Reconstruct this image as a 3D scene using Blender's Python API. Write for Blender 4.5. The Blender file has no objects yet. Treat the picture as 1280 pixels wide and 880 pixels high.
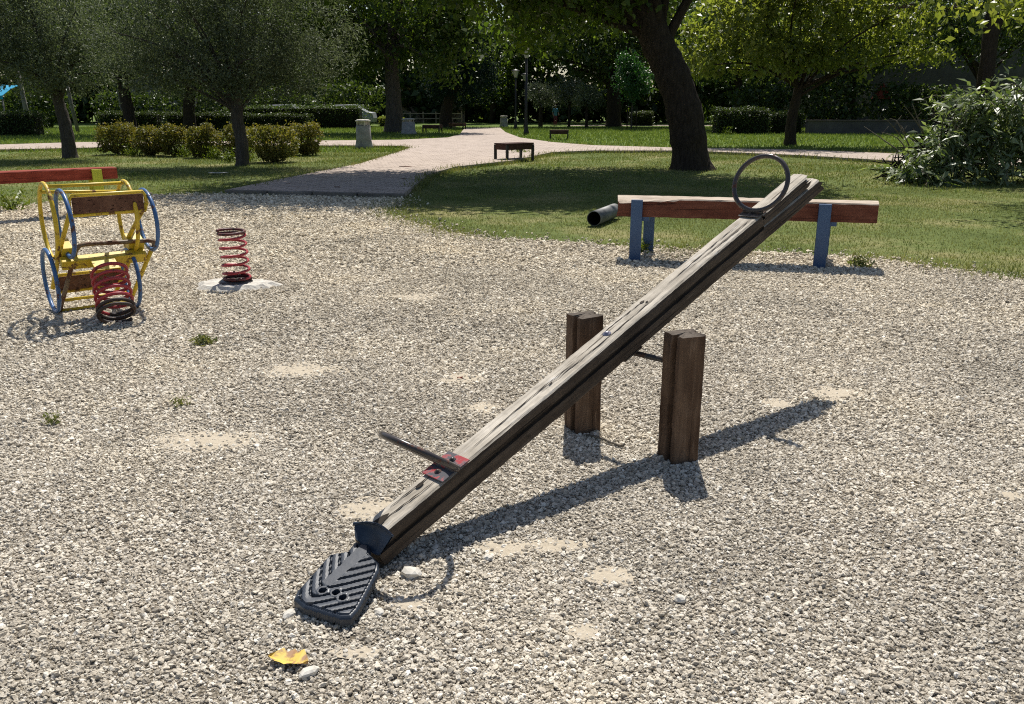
import bpy, bmesh, math, random
import numpy as np
from mathutils import Vector, Matrix, Euler

random.seed(7)
RNG = np.random.default_rng(11)
sc = bpy.context.scene
COL = sc.collection
R = math.radians

# ------------------------------------------------------------------ camera, light, sky
cam_d = bpy.data.cameras.new("camera")
cam = bpy.data.objects.new("camera", cam_d); COL.objects.link(cam)
cam.location = (0, 0, 1.55); cam.rotation_euler = (R(90 - 16.7), 0, 0)
cam_d.sensor_width = 36; cam_d.lens = 36 * 1036 / 1280
cam_d.clip_start = .05; cam_d.clip_end = 3000
sc.camera = cam

SUN_EL = 58.0
SUN_V = Vector((-0.045, -math.cos(R(SUN_EL)), -math.sin(R(SUN_EL)))).normalized()
sl = bpy.data.lights.new("sun", 'SUN'); sl.energy = 4.6; sl.angle = R(.5); sl.color = (1, .955, .88)
so = bpy.data.objects.new("sun", sl); COL.objects.link(so)
so.rotation_euler = SUN_V.to_track_quat('-Z', 'Y').to_euler(); so.location = (0, 30, 60)
w = bpy.data.worlds.new("World"); sc.world = w; w.use_nodes = True
wn = w.node_tree
sky = wn.nodes.new('ShaderNodeTexSky'); sky.sky_type = 'NISHITA'; sky.sun_disc = False
sky.sun_elevation = R(SUN_EL); sky.sun_rotation = 0.0; sky.air_density = 1.0; sky.dust_density = 1.5
bg = wn.nodes['Background']; bg.inputs[1].default_value = .072
wn.links.new(sky.outputs[0], bg.inputs[0])
sc.view_settings.view_transform = 'Standard'; sc.view_settings.look = 'None'
sc.view_settings.exposure = 0.44; sc.view_settings.gamma = 1
sc.cycles.use_denoising = False; sc.cycles.filter_width = 1.1
sc.cycles.max_bounces = 6; sc.cycles.transparent_max_bounces = 4
sc.cycles.diffuse_bounces = 3; sc.cycles.transmission_bounces = 4

# ------------------------------------------------------------------ material helpers
def mat(name, rough=.8, spec=.3, metal=0.0):
    m = bpy.data.materials.new(name); m.use_nodes = True
    p = m.node_tree.nodes['Principled BSDF']
    p.inputs['Roughness'].default_value = rough
    p.inputs['Specular IOR Level'].default_value = spec
    p.inputs['Metallic'].default_value = metal
    return m, m.node_tree, p
def N(t, kind, **kw):
    n = t.nodes.new(kind)
    for k, v in kw.items():
        if k in n.inputs: n.inputs[k].default_value = v
        else: setattr(n, k, v)
    return n
def ramp(t, src, stops, interp='LINEAR'):
    r = t.nodes.new('ShaderNodeValToRGB'); r.color_ramp.interpolation = interp
    e = r.color_ramp.elements
    while len(e) < len(stops): e.new(.5)
    for i, (p, c) in enumerate(stops):
        e[i].position = p; e[i].color = (*c, 1) if len(c) == 3 else c
    t.links.new(src, r.inputs[0]); return r.outputs[0]
def coords(t, scale=(1, 1, 1), kind='Object', rot=(0, 0, 0)):
    c = t.nodes.new('ShaderNodeTexCoord'); mp = t.nodes.new('ShaderNodeMapping')
    mp.inputs['Scale'].default_value = scale; mp.inputs['Rotation'].default_value = rot
    t.links.new(c.outputs[kind], mp.inputs[0]); return mp.outputs[0]
def noise(t, vec, scale, detail=4, rough=.55, out='Fac'):
    n = N(t, 'ShaderNodeTexNoise', Scale=scale, Detail=detail, Roughness=rough)
    t.links.new(vec, n.inputs['Vector']); return n.outputs[out]
def mix(t, fac, a, b, mode='MIX'):
    n = t.nodes.new('ShaderNodeMix'); n.data_type = 'RGBA'; n.blend_type = mode
    for i, v in ((0, fac), (6, a), (7, b)):
        if isinstance(v, (int, float)): n.inputs[i].default_value = v
        elif isinstance(v, tuple): n.inputs[i].default_value = (*v, 1)
        else: t.links.new(v, n.inputs[i])
    return n.outputs[2]
def bump(t, p, h, strength, dist):
    b = N(t, 'ShaderNodeBump', Strength=strength, Distance=dist)
    t.links.new(h, b.inputs['Height']); t.links.new(b.outputs[0], p.inputs['Normal'])
def rnd_island(t):
    return t.nodes.new('ShaderNodeNewGeometry').outputs['Random Per Island']

def wood_mat(name, dark, mid, light, grain=28, bumpd=.004, rough=.85):
    m, t, p = mat(name, rough, .2)
    v = coords(t, (1.2, grain, grain))
    n1 = noise(t, v, 2.2, 6, .65)
    v2 = coords(t, (2.5, 5, 5)); n2 = noise(t, v2, 2.0, 4)
    c = ramp(t, n1, [(.28, dark), (.5, mid), (.72, light)])
    c2 = mix(t, .55, c, ramp(t, n2, [(.3, tuple(x * .6 for x in mid)), (.7, light)]), 'MIX')
    v3 = coords(t, (.9, 52, 52)); n3 = noise(t, v3, 1.0, 4, .55)
    cr = ramp(t, n3, [(.34, (.10, .08, .065)), (.41, (1, 1, 1))])
    c3 = mix(t, .9, c2, cr, 'MULTIPLY')
    v4 = coords(t, (3.2, 30, 30)); n4 = noise(t, v4, 1.3, 5, .7)      # flaked and bleached streaks
    c3 = mix(t, ramp(t, n4, [(.60, (0, 0, 0)), (.70, (.6, .6, .6))]), c3, tuple(min(.62, x * 1.35 + .03) for x in light))
    n5 = noise(t, coords(t, (5, 9, 9)), 1.2, 4, .6)                     # damp stains
    c3 = mix(t, ramp(t, n5, [(.30, (.7, .7, .7)), (.45, (0, 0, 0))]), c3, tuple(x * .55 for x in mid))
    t.links.new(c3, p.inputs['Base Color'])
    mm = N(t, 'ShaderNodeMath', operation='ADD'); t.links.new(n1, mm.inputs[0]); t.links.new(n3, mm.inputs[1])
    bump(t, p, mm.outputs[0], .9, bumpd)
    return m
def paint_mat(name, col, rust=(.09, .04, .022), amount=.42, rough=.4, scale=14):
    m, t, p = mat(name, rough, .4)
    v = coords(t); n = noise(t, v, scale, 6, .65)
    f = ramp(t, n, [(amount - .03, (1, 1, 1)), (amount + .03, (0, 0, 0))])
    n2 = noise(t, v, 5, 3)
    base = mix(t, n2, tuple(x * .78 for x in col), tuple(min(1, x * 1.15) for x in col))
    t.links.new(mix(t, f, base, rust), p.inputs['Base Color'])
    rr = ramp(t, f, [(0, (rough,) * 3), (1, (.85,) * 3)]); t.links.new(rr, p.inputs['Roughness'])
    bump(t, p, n, .25, .002)
    return m
def leaf_mat(name, cols, trans=.35, tcol=None, rough=.45, spec=.35, patch=.35):
    m, t, p = mat(name, rough, spec)
    r = rnd_island(t)
    c = ramp(t, r, [(i / (len(cols) - 1), c) for i, c in enumerate(cols)])
    nz = noise(t, coords(t), .9, 3)
    ob_ = t.nodes.new('ShaderNodeObjectInfo')
    c = mix(t, 1.0, c, ramp(t, ob_.outputs['Random'], [(0, (.84, .86, .86)), (.5, (1.06, 1.0, .95)), (1, (1.12, 1.16, 1.1))]), 'MULTIPLY')
    c = mix(t, patch, c, ramp(t, nz, [(.3, cols[0]), (.7, cols[-1])]))
    t.links.new(c, p.inputs['Base Color'])
    tr = t.nodes.new('ShaderNodeBsdfTranslucent')
    t.links.new(mix(t, 1.0, c, tcol or (1.5, 1.5, .5), 'MULTIPLY'), tr.inputs[0])
    ms = t.nodes.new('ShaderNodeMixShader'); ms.inputs[0].default_value = trans
    t.links.new(p.outputs[0], ms.inputs[1]); t.links.new(tr.outputs[0], ms.inputs[2])
    t.links.new(ms.outputs[0], t.nodes['Material Output'].inputs[0])
    return m
def bark_mat(name, a, b, scale=3.0):
    m, t, p = mat(name, .95, .1)
    v = coords(t, (7, 7, 1.3)); n = noise(t, v, scale, 6, .7)
    t.links.new(ramp(t, n, [(.3, a), (.7, b)]), p.inputs['Base Color']); bump(t, p, n, 1, .06)
    return m

M = {}
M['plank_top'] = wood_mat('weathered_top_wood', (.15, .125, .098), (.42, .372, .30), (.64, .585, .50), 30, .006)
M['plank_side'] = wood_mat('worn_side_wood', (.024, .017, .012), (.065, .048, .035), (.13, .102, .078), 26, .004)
M['post'] = wood_mat('stained_post_wood', (.024, .013, .009), (.082, .044, .025), (.18, .122, .082), 24, .005)
M['post_top'] = wood_mat('post_end_grain', (.022, .017, .013), (.07, .054, .042), (.15, .125, .10), 9, .008)
M['rot'] = wood_mat('split_wood_groove_shade', (.010, .008, .006), (.028, .021, .015), (.06, .046, .034), 30, .004)  # split wood; along the side grooves, shade put into the colour
M['iron'] = paint_mat('dark_iron', (.05, .045, .042), (.07, .04, .028), .45, .32, 20)
M['ring'] = paint_mat('worn_tube_steel', (.060, .052, .050), (.10, .040, .026), .40, .24, 22)
M['redplate'] = paint_mat('worn_red_plate', (.33, .032, .036), (.075, .075, .085), .50, .32, 11)
M['rubber'] = None
m, t, p = mat('blue_black_rubber', .42, .5)
n = noise(t, coords(t), 30, 5, .6); n2 = noise(t, coords(t), 6, 3)
t.links.new(mix(t, n2, ramp(t, n, [(.3, (.012, .014, .019)), (.75, (.055, .062, .074))]), (.016, .028, .048)), p.inputs['Base Color'])
bump(t, p, n, .3, .002); M['rubber'] = m
m, t, p = mat('dark_blue_rubber', .5, .4)
n = noise(t, coords(t), 14, 4)
t.links.new(ramp(t, n, [(.3, (.01, .018, .032)), (.7, (.028, .05, .085))]), p.inputs['Base Color']); M['rubber_blue'] = m
M['yellow'] = paint_mat('worn_yellow_paint', (.62, .44, .03), (.16, .08, .03), .40, .4, 12)
M['bluepaint'] = paint_mat('worn_blue_hoop_paint', (.05, .13, .30), (.10, .05, .03), .41, .38, 16)
M['browntube'] = paint_mat('rusted_brown_tube', (.16, .11, .06), (.10, .045, .022), .5, .5, 12)
M['redspring'] = paint_mat('red_spring_paint', (.34, .035, .045), (.05, .03, .028), .36, .4, 18)
M['darkredspring'] = paint_mat('dark_red_coil', (.10, .022, .022), (.04, .03, .026), .45, .5, 18)
M['blackspring'] = paint_mat('rusty_black_coil', (.035, .025, .022), (.08, .035, .02), .42, .6, 18)
M['seatwood'] = wood_mat('brown_seat_board', (.05, .02, .012), (.13, .06, .038), (.2, .11, .07), 10, .002)
M['redbeam'] = wood_mat('reddish_painted_beam', (.06, .018, .012), (.125, .040, .026), (.19, .08, .052), 10, .003)
M['beamtop'] = wood_mat('bleached_beam_top', (.24, .17, .12), (.45, .36, .28), (.58, .50, .41), 14, .003)
M['brightred'] = wood_mat('bright_red_beam', (.16, .024, .014), (.25, .042, .024), (.33, .075, .045), 8, .003)
M['blueleg'] = paint_mat('blue_leg_paint', (.035, .085, .19), (.06, .05, .05), .30, .45, 10)
M['limepost'] = paint_mat('lime_post_paint', (.42, .46, .03), (.2, .17, .05), .34, .45, 8)
m, t, p = mat('grey_plastic_pipe', .55, .4)
n = noise(t, coords(t), 9, 5); t.links.new(ramp(t, n, [(.3, (.09, .093, .09)), (.7, (.20, .20, .19))]), p.inputs['Base Color']); M['pipe'] = m
m, t, p = mat('pipe_inside', .9, .1); p.inputs['Base Color'].default_value = (.02, .02, .02, 1); M['pipein'] = m
m, t, p = mat('rough_concrete', .95, .1)
n = noise(t, coords(t), 5, 7, .65); t.links.new(ramp(t, n, [(.3, (.22, .21, .20)), (.7, (.40, .39, .37))]), p.inputs['Base Color']); bump(t, p, n, .6, .02); M['concrete'] = m
m, t, p = mat('pale_concrete', .95, .1)
n = noise(t, coords(t), 14, 7, .65); t.links.new(ramp(t, n, [(.3, (.40, .375, .33)), (.7, (.66, .63, .565))]), p.inputs['Base Color']); bump(t, p, n, .8, .02); M['paleconc'] = m
M['darkbench'] = wood_mat('dark_bench_wood', (.025, .012, .01), (.06, .028, .022), (.11, .06, .045), 8, .003)
m, t, p = mat('black_metal', .5, .4); p.inputs['Base Color'].default_value = (.018, .017, .017, 1); M['black'] = m
m, t, p = mat('lamp_glass', .3, .4); p.inputs['Base Color'].default_value = (.30, .31, .29, 1); M['lampglass'] = m

m, t, p = mat('galvanised_bolt', .35, .5, .6); p.inputs['Base Color'].default_value = (.30, .28, .33, 1); M['boltm'] = m
# gravel stones (every stone its own tone)
m, t, p = mat('gravel_stone', .9, .2)
oi = t.nodes.new('ShaderNodeObjectInfo')
c = ramp(t, oi.outputs['Random'], [(0, (.19, .168, .138)), (.22, (.37, .335, .282)), (.5, (.53, .488, .415)), (.8, (.68, .642, .565)), (.95, (.84, .81, .74)), (1, (.90, .875, .82))])
nz = noise(t, coords(t), 1.3, 3)
c = mix(t, .35, c, ramp(t, nz, [(.3, (.36, .313, .245)), (.7, (.63, .583, .49))]))
big = noise(t, oi.outputs['Location'], .75, 5, .62)   # dusty and washed drifts across the yard
c = mix(t, 1.0, c, ramp(t, big, [(.30, (.80, .785, .76)), (.52, (1.02, 1.0, .97)), (.72, (1.16, 1.12, 1.04))]), 'MULTIPLY')
sx = t.nodes.new('ShaderNodeSeparateXYZ'); t.links.new(oi.outputs['Location'], sx.inputs[0]); mr = N(t, 'ShaderNodeMapRange'); mr.inputs[1].default_value = 3; mr.inputs[2].default_value = 10; t.links.new(sx.outputs[1], mr.inputs[0])
t.links.new(mix(t, 1.0, c, ramp(t, mr.outputs[0], [(0, (1, 1, 1)), (1, (1.20, 1.16, 1.06))]), 'MULTIPLY'), p.inputs['Base Color']); M['stone'] = m   # dustier, paler chippings towards the lawn
m, t, p = mat('white_stone', .9, .2)
n = noise(t, coords(t), 18, 5); t.links.new(ramp(t, n, [(.3, (.46, .43, .37)), (.7, (.70, .665, .60))]), p.inputs['Base Color']); bump(t, p, n, .5, .01); M['whitestone'] = m
# gravel bed
m, t, p = mat('gravel_bed', .95, .1)
v = coords(t)
vo = N(t, 'ShaderNodeTexVoronoi', Scale=130); t.links.new(v, vo.inputs['Vector'])
sep = t.nodes.new('ShaderNodeSeparateColor'); t.links.new(vo.outputs['Color'], sep.inputs[0])
c = ramp(t, sep.outputs[0], [(0, (.22, .19, .145)), (.4, (.40, .352, .28)), (.8, (.56, .51, .425)), (1, (.70, .66, .57))])
big = noise(t, v, .9, 5, .6)
c = mix(t, ramp(t, big, [(.42, (0, 0, 0)), (.68, (.75, .75, .75))]), c, (.43, .365, .28))
edge = ramp(t, vo.outputs['Distance'], [(.0, (1, 1, 1)), (.62, (.28, .27, .25))])
t.links.new(mix(t, .8, c, edge, 'MULTIPLY'), p.inputs['Base Color'])
inv = N(t, 'ShaderNodeMath', operation='SUBTRACT'); inv.inputs[0].default_value = 1; t.links.new(vo.outputs['Distance'], inv.inputs[1])
bump(t, p, inv.outputs[0], 1, .009); M['gravelbed'] = m
# bare sand
m, t, p = mat('bare_sand', .95, .1)
v = coords(t); n = noise(t, v, 60, 6, .7); n2 = noise(t, v, 9, 4)
t.links.new(mix(t, n2, ramp(t, n, [(.3, (.33, .275, .195)), (.7, (.54, .475, .37))]), (.48, .42, .33)), p.inputs['Base Color']); bump(t, p, n, .7, .01); M['sand'] = m
# lawn ground
m, t, p = mat('lawn_earth', .95, .1)
v = coords(t); n = noise(t, v, .55, 6, .65); n2 = noise(t, v, 14, 5, .7)
dry = ramp(t, n, [(.32, (.085, .115, .032)), (.5, (.135, .168, .052)), (.66, (.28, .255, .12))])
green = ramp(t, n, [(.3, (.085, .14, .026)), (.7, (.15, .20, .055))])
sx = t.nodes.new('ShaderNodeSeparateXYZ'); t.links.new(v, sx.inputs[0])
mr = N(t, 'ShaderNodeMapRange'); mr.inputs[1].default_value = 26; mr.inputs[2].default_value = 33; t.links.new(sx.outputs[1], mr.inputs[0])
c = mix(t, mr.outputs[0], dry, green)
t.links.new(mix(t, .8, c, ramp(t, n2, [(.3, (.5, .5, .5)), (.7, (1.15, 1.15, 1.1))]), 'MULTIPLY'), p.inputs['Base Color']); bump(t, p, n2, .8, .04); M['lawn'] = m
def grass_mat(name, cols, trans=.3):
    return leaf_mat(name, cols, trans, (1.3, 1.3, .6), .6, .2, .55)
M['grass_dry'] = grass_mat('dry_grass', [(.06, .10, .022), (.105, .152, .036), (.18, .205, .068), (.36, .33, .17)])
M['grass_green'] = grass_mat('green_grass', [(.07, .13, .024), (.12, .19, .038), (.18, .245, .06), (.26, .30, .10)])
# paving
m, t, p = mat('paving_bricks', .9, .15)
v = coords(t, (1, 1, 1), 'Object', (0, 0, R(8)))
br = N(t, 'ShaderNodeTexBrick', Scale=1.0); br.inputs['Brick Width'].default_value = .30; br.inputs['Row Height'].default_value = .15
br.inputs['Mortar Size'].default_value = .011; t.links.new(v, br.inputs['Vector'])
br.inputs['Color1'].default_value = (.52, .435, .37, 1); br.inputs['Color2'].default_value = (.43, .36, .31, 1); br.inputs['Mortar'].default_value = (.13, .11, .09, 1)
n = noise(t, v, .7, 6, .6); n2 = noise(t, v, 12, 4)
c = mix(t, .25, br.outputs[0], ramp(t, n, [(.3, (.36, .29, .25)), (.7, (.58, .48, .40))]))
n9 = noise(t, v, 2.6, 6, .7); c = mix(t, .7, c, ramp(t, n9, [(.34, (.62, .6, .57)), (.5, (1, 1, 1))]), 'MULTIPLY')
t.links.new(mix(t, .4, c, ramp(t, n2, [(.3, (.6, .6, .6)), (.7, (1.1, 1.1, 1.1))]), 'MULTIPLY'), p.inputs['Base Color']); bump(t, p, br.outputs[1], -.4, .01); M['paving'] = m

# foliage
M['olive'] = leaf_mat('olive_leaves', [(.042, .058, .031), (.076, .098, .054), (.13, .155, .092), (.24, .27, .19)], .26, (1.2, 1.3, .7), .65, .14, .4)
M['broad'] = leaf_mat('broad_green_leaves', [(.022, .048, .010), (.05, .085, .018), (.11, .15, .036)], .42, (1.7, 1.8, .5))
M['darkbroad'] = leaf_mat('dark_shaded_leaves', [(.030, .055, .018), (.052, .085, .028), (.085, .125, .042)], .36, (1.6, 1.6, .5))
M['lightbroad'] = leaf_mat('light_green_leaves', [(.085, .12, .022), (.15, .19, .045), (.25, .28, .085)], .52, (1.5, 1.5, .6), .42, .5)
M['conifer'] = leaf_mat('conifer_needles', [(.008, .022, .016), (.014, .034, .024), (.022, .046, .032)], .06, (1, 1, 1), .8, .08, .4)
M['young'] = leaf_mat('young_tree_leaves', [(.025, .075, .025), (.04, .11, .035), (.06, .14, .045)], .3, (1.2, 1.4, .5))
M['silver'] = leaf_mat('silver_leaves', [(.09, .11, .08), (.15, .17, .125), (.23, .25, .19)], .25, (1.1, 1.2, .7))
M['shrub'] = leaf_mat('shrub_leaves', [(.065, .09, .02), (.125, .15, .036), (.22, .225, .07), (.24, .19, .085)], .34, (1.4, 1.3, .4), .55, .2, .4)
M['hedge'] = leaf_mat('hedge_leaves', [(.025, .045, .014), (.045, .075, .02), (.08, .11, .03)], .25, (1.4, 1.4, .4))
M['brush'] = leaf_mat('wilted_leaves', [(.035, .065, .018), (.11, .16, .055), (.24, .295, .145), (.46, .51, .34)], .34, (1.2, 1.3, .5), .42, .6, .2)
M['weed'] = leaf_mat('weed_leaves', [(.06, .10, .012), (.11, .16, .02), (.18, .22, .04)], .35)
M['bark'] = bark_mat('brown_bark', (.022, .017, .013), (.075, .058, .046))
M['greybark'] = bark_mat('grey_bark', (.045, .038, .034), (.13, .115, .10))
M['twig'] = bark_mat('dry_twigs', (.10, .08, .06), (.26, .23, .19))
M['hedgecore'] = bark_mat('hedge_twigs', (.012, .012, .008), (.03, .028, .02))
def wall_mat(name, a, b):
    m, t, p = mat(name, .95, .1); n = noise(t, coords(t), 1.5, 6, .65)
    t.links.new(ramp(t, n, [(.3, a), (.7, b)]), p.inputs['Base Color']); bump(t, p, n, .3, .02); return m
M['greywall'] = wall_mat('grey_plaster', (.14, .135, .13), (.22, .21, .20))
M['brownwall'] = wall_mat('brown_plaster', (.09, .075, .065), (.15, .125, .11))
M['kerbstone'] = wall_mat('shade_darkened_kerb_stone', (.12, .108, .095), (.27, .245, .215))  # shade of the camera-facing kerb side put into the stone colour
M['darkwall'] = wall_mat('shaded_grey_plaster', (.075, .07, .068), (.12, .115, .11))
M['beigewall'] = wall_mat('beige_plaster', (.30, .24, .16), (.42, .34, .24))
M['ochre'] = wall_mat('ochre_plaster', (.42, .26, .09), (.5, .34, .13))
m, t, p = mat('window_glass', .12, .6); p.inputs['Base Color'].default_value = (.03, .035, .04, 1); M['glass'] = m
m, t, p = mat('blue_awning_cloth', .8, .2); p.inputs['Base Color'].default_value = (.03, .28, .46, 1); M['awning'] = m
m, t, p = mat('orange_cloth', .8, .2); p.inputs['Base Color'].default_value = (.24, .055, .035, 1); M['orange'] = m
m, t, p = mat('white_car_paint', .3, .5); p.inputs['Base Color'].default_value = (.34, .36, .38, 1); M['carpaint'] = m
m, t, p = mat('roof_tile', .9, .1); p.inputs['Base Color'].default_value = (.16, .075, .05, 1); M['roof'] = m
m, t, p = mat('skin', .6, .3); p.inputs['Base Color'].default_value = (.42, .26, .19, 1); M['skin'] = m
m, t, p = mat('hair', .7, .3); p.inputs['Base Color'].default_value = (.35, .33, .31, 1); M['hair'] = m
m, t, p = mat('blue_shirt', .9, .1); p.inputs['Base Color'].default_value = (.12, .30, .48, 1); M['shirt'] = m
m, t, p = mat('dark_pink_trousers', .9, .1); p.inputs['Base Color'].default_value = (.17, .05, .085, 1); M['trousers'] = m
m, t, p = mat('yellow_leaf', .6, .3)
n = noise(t, coords(t), 40, 4); t.links.new(ramp(t, n, [(.46, (.60, .44, .09)), (.60, (.32, .18, .09))]), p.inputs['Base Color']); M['yleaf'] = m

# ------------------------------------------------------------------ mesh helpers
class MB:
    def __init__(s): s.v = []; s.f = []; s.mi = []; s.sm = []
    def add(s, vs, fs, mi=0, smooth=False):
        o = len(s.v); s.v += [tuple(v) for v in vs]
        for f in fs: s.f.append(tuple(i + o for i in f)); s.mi.append(mi); s.sm.append(smooth)
    def box(s, c, d, rot=None, mi=0, bev=0.0):
        bm = bmesh.new(); bmesh.ops.create_cube(bm, size=1)
        for v in bm.verts: v.co = Vector((v.co.x * d[0], v.co.y * d[1], v.co.z * d[2]))
        if bev: bmesh.ops.bevel(bm, geom=bm.edges[:], offset=bev, segments=2, affect='EDGES', profile=.6)
        rm = rot if rot is not None else Matrix.Identity(3)
        bm.verts.index_update()
        vs = [rm @ v.co + Vector(c) for v in bm.verts]
        s.add(vs, [[v.index for v in f.verts] for f in bm.faces], mi); bm.free()
    def tube(s, pts, r, n=10, closed=False, mi=0, cap=True, jitter=0.0):
        pts = [Vector(p) for p in pts]; k = len(pts)
        rs = r if isinstance(r, (list, tuple)) else [r] * k
        tang = []
        for i in range(k):
            a = pts[(i - 1) % k] if (closed or i) else pts[0]
            b = pts[(i + 1) % k] if (closed or i < k - 1) else pts[-1]
            d = (b - a); tang.append(d.normalized() if d.length > 1e-9 else Vector((0, 0, 1)))
        up = Vector((0, 0, 1)) if abs(tang[0].z) < .9 else Vector((1, 0, 0))
        nv = (up - tang[0] * up.dot(tang[0])).normalized(); vs = []
        for i in range(k):
            nv = (nv - tang[i] * nv.dot(tang[i])).normalized(); bv = tang[i].cross(nv)
            for j in range(n):
                a = 2 * math.pi * j / n; q = rs[i] * (1 + (random.uniform(-jitter, jitter) if jitter else 0))
                vs.append(pts[i] + nv * (math.cos(a) * q) + bv * (math.sin(a) * q))
        fs = []
        for i in range(k if closed else k - 1):
            i2 = (i + 1) % k
            for j in range(n):
                j2 = (j + 1) % n; fs.append((i * n + j, i * n + j2, i2 * n + j2, i2 * n + j))
        if cap and not closed: fs += [tuple(range(n - 1, -1, -1)), tuple((k - 1) * n + j for j in range(n))]
        s.add(vs, fs, mi, True)
    def lathe(s, prof, c, n=20, mi=0, smooth=True):
        vs = []; fs = []
        for (r, z) in prof:
            for j in range(n):
                a = 2 * math.pi * j / n; vs.append((c[0] + r * math.cos(a), c[1] + r * math.sin(a), c[2] + z))
        for i in range(len(prof) - 1):
            for j in range(n):
                j2 = (j + 1) % n; fs.append((i * n + j, i * n + j2, (i + 1) * n + j2, (i + 1) * n + j))
        if prof[0][0] > 1e-4: fs.append(tuple(range(n - 1, -1, -1)))
        if prof[-1][0] > 1e-4: fs.append(tuple((len(prof) - 1) * n + j for j in range(n)))
        s.add(vs, fs, mi, smooth)
    def build(s, name, mats, parent=None, origin=None, matrix=None):
        me = bpy.data.meshes.new(name)
        if not isinstance(mats, (list, tuple)): mats = [mats]
        for m_ in mats: me.materials.append(m_)
        o_ = Vector(origin) if origin is not None else (parent_world(parent) if parent else Vector((0, 0, 0)))
        vs = s.v if matrix is not None else [(v[0] - o_.x, v[1] - o_.y, v[2] - o_.z) for v in s.v]
        me.from_pydata(vs, [], s.f)
        me.polygons.foreach_set('material_index', s.mi); me.polygons.foreach_set('use_smooth', s.sm)
        me.update()
        ob = bpy.data.objects.new(name, me); COL.objects.link(ob)
        if parent: ob.parent = parent
        if matrix is not None:
            mm_ = matrix.copy()
            if parent: mm_ = Matrix.Translation(-parent_world(parent)) @ mm_
            ob.matrix_local = mm_
        elif not parent: ob.location = o_
        return ob
def parent_world(p):
    v = Vector((0, 0, 0))
    while p is not None: v = v + Vector(p.location); p = p.parent
    return v
def tag(o, label=None, cat=None, group=None, kind=None):
    if label: o['label'] = label
    if cat: o['category'] = cat
    if group: o['group'] = group
    if kind: o['kind'] = kind
    return o
def thing(name, loc, label, cat, group=None):
    e = bpy.data.objects.new(name, None); COL.objects.link(e); e.location = loc; e.empty_display_size = .3
    return tag(e, label, cat, group)
def quick_mesh(name, V, F, mats, parent=None, loc=(0, 0, 0), mi=None, smooth=False):
    """V (n,3) array, F (m,k) array"""
    me = bpy.data.meshes.new(name); k = F.shape[1]
    me.vertices.add(len(V)); me.vertices.foreach_set('co', (V - np.array(loc)).astype(np.float32).ravel())
    me.loops.add(F.size); me.loops.foreach_set('vertex_index', F.astype(np.int32).ravel())
    me.polygons.add(len(F)); me.polygons.foreach_set('loop_start', np.arange(0, F.size, k, dtype=np.int32))
    for m_ in (mats if isinstance(mats, (list, tuple)) else [mats]): me.materials.append(m_)
    if mi is not None: me.polygons.foreach_set('material_index', mi.astype(np.int32))
    if smooth: me.polygons.foreach_set('use_smooth', np.ones(len(F), bool))
    me.update(); me.validate()
    ob = bpy.data.objects.new(name, me); COL.objects.link(ob)
    if parent: ob.parent = parent
    else: ob.location = loc
    return ob
def inpoly(P, poly):
    x, y = P[:, 0], P[:, 1]; ins = np.zeros(len(P), bool); n = len(poly)
    for i in range(n):
        x1, y1 = poly[i]; x2, y2 = poly[(i + 1) % n]
        if y1 == y2: continue
        c = ((y1 > y) != (y2 > y)) & (x < (x2 - x1) * (y - y1) / (y2 - y1) + x1); ins ^= c
    return ins
def unit(a): return a / np.maximum(np.linalg.norm(a, axis=1, keepdims=True), 1e-9)
def leaves(name, C, size, aspect, material, parent=None, loc=(0, 0, 0), droop=.3, flat=.5, rng=RNG):
    n = len(C); d = rng.normal(size=(n, 3)); d[:, 2] -= droop; d = unit(d)
    u = rng.normal(size=(n, 3)); u[:, 2] += flat * 2; s_ = unit(np.cross(d, u)); nn = np.cross(s_, d)
    L = size * rng.uniform(.65, 1.3, (n, 1)); W = L * aspect * .5
    a = C - d * L * .5; b = C + s_ * W + nn * W * .35 - d * L * .08; c = C + d * L * .5 - nn * L * .10; e = C - s_ * W + nn * W * .35 - d * L * .08
    V = np.stack([a, b, c, e], 1).reshape(-1, 3); F = np.arange(4 * n).reshape(-1, 4)
    return quick_mesh(name, V, F, material, parent, loc)
def crown_points(blobs, n, rng, cl=.35, per=22, shell=.55, zmin=None):
    B = np.array(blobs, float); wgt = B[:, 3] * B[:, 4] * B[:, 5]; wgt = wgt ** .8; wgt /= wgt.sum()
    nc = max(1, n // per); k = rng.choice(len(B), nc, p=wgt)
    d = unit(rng.normal(size=(nc, 3))); r = shell + (1 - shell) * rng.random((nc, 1)) ** .7
    low = rng.random((nc, 1)) < .25; r = np.where(low, r * rng.random((nc, 1)), r)
    cc = B[k, :3] + d * r * B[k, 3:6]
    idx = rng.integers(0, nc, n); sc_ = cl * rng.uniform(.5, 1.3, (nc, 1))
    P = cc[idx] + rng.normal(size=(n, 3)) * sc_[idx] * np.array([1, 1, .7])
    if zmin is not None: P = P[P[:, 2] > zmin]
    return P
def spline(pts, k=6):
    pts = [Vector(p) for p in pts]; out = []
    for i in range(len(pts) - 1):
        p0 = pts[max(0, i - 1)]; p1 = pts[i]; p2 = pts[i + 1]; p3 = pts[min(len(pts) - 1, i + 2)]
        for j in range(k):
            t_ = j / k
            out.append(.5 * ((2 * p1) + (p2 - p0) * t_ + (2 * p0 - 5 * p1 + 4 * p2 - p3) * t_ ** 2 + (3 * p1 - p0 - 3 * p2 + p3) * t_ ** 3))
    out.append(pts[-1]); return out
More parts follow.
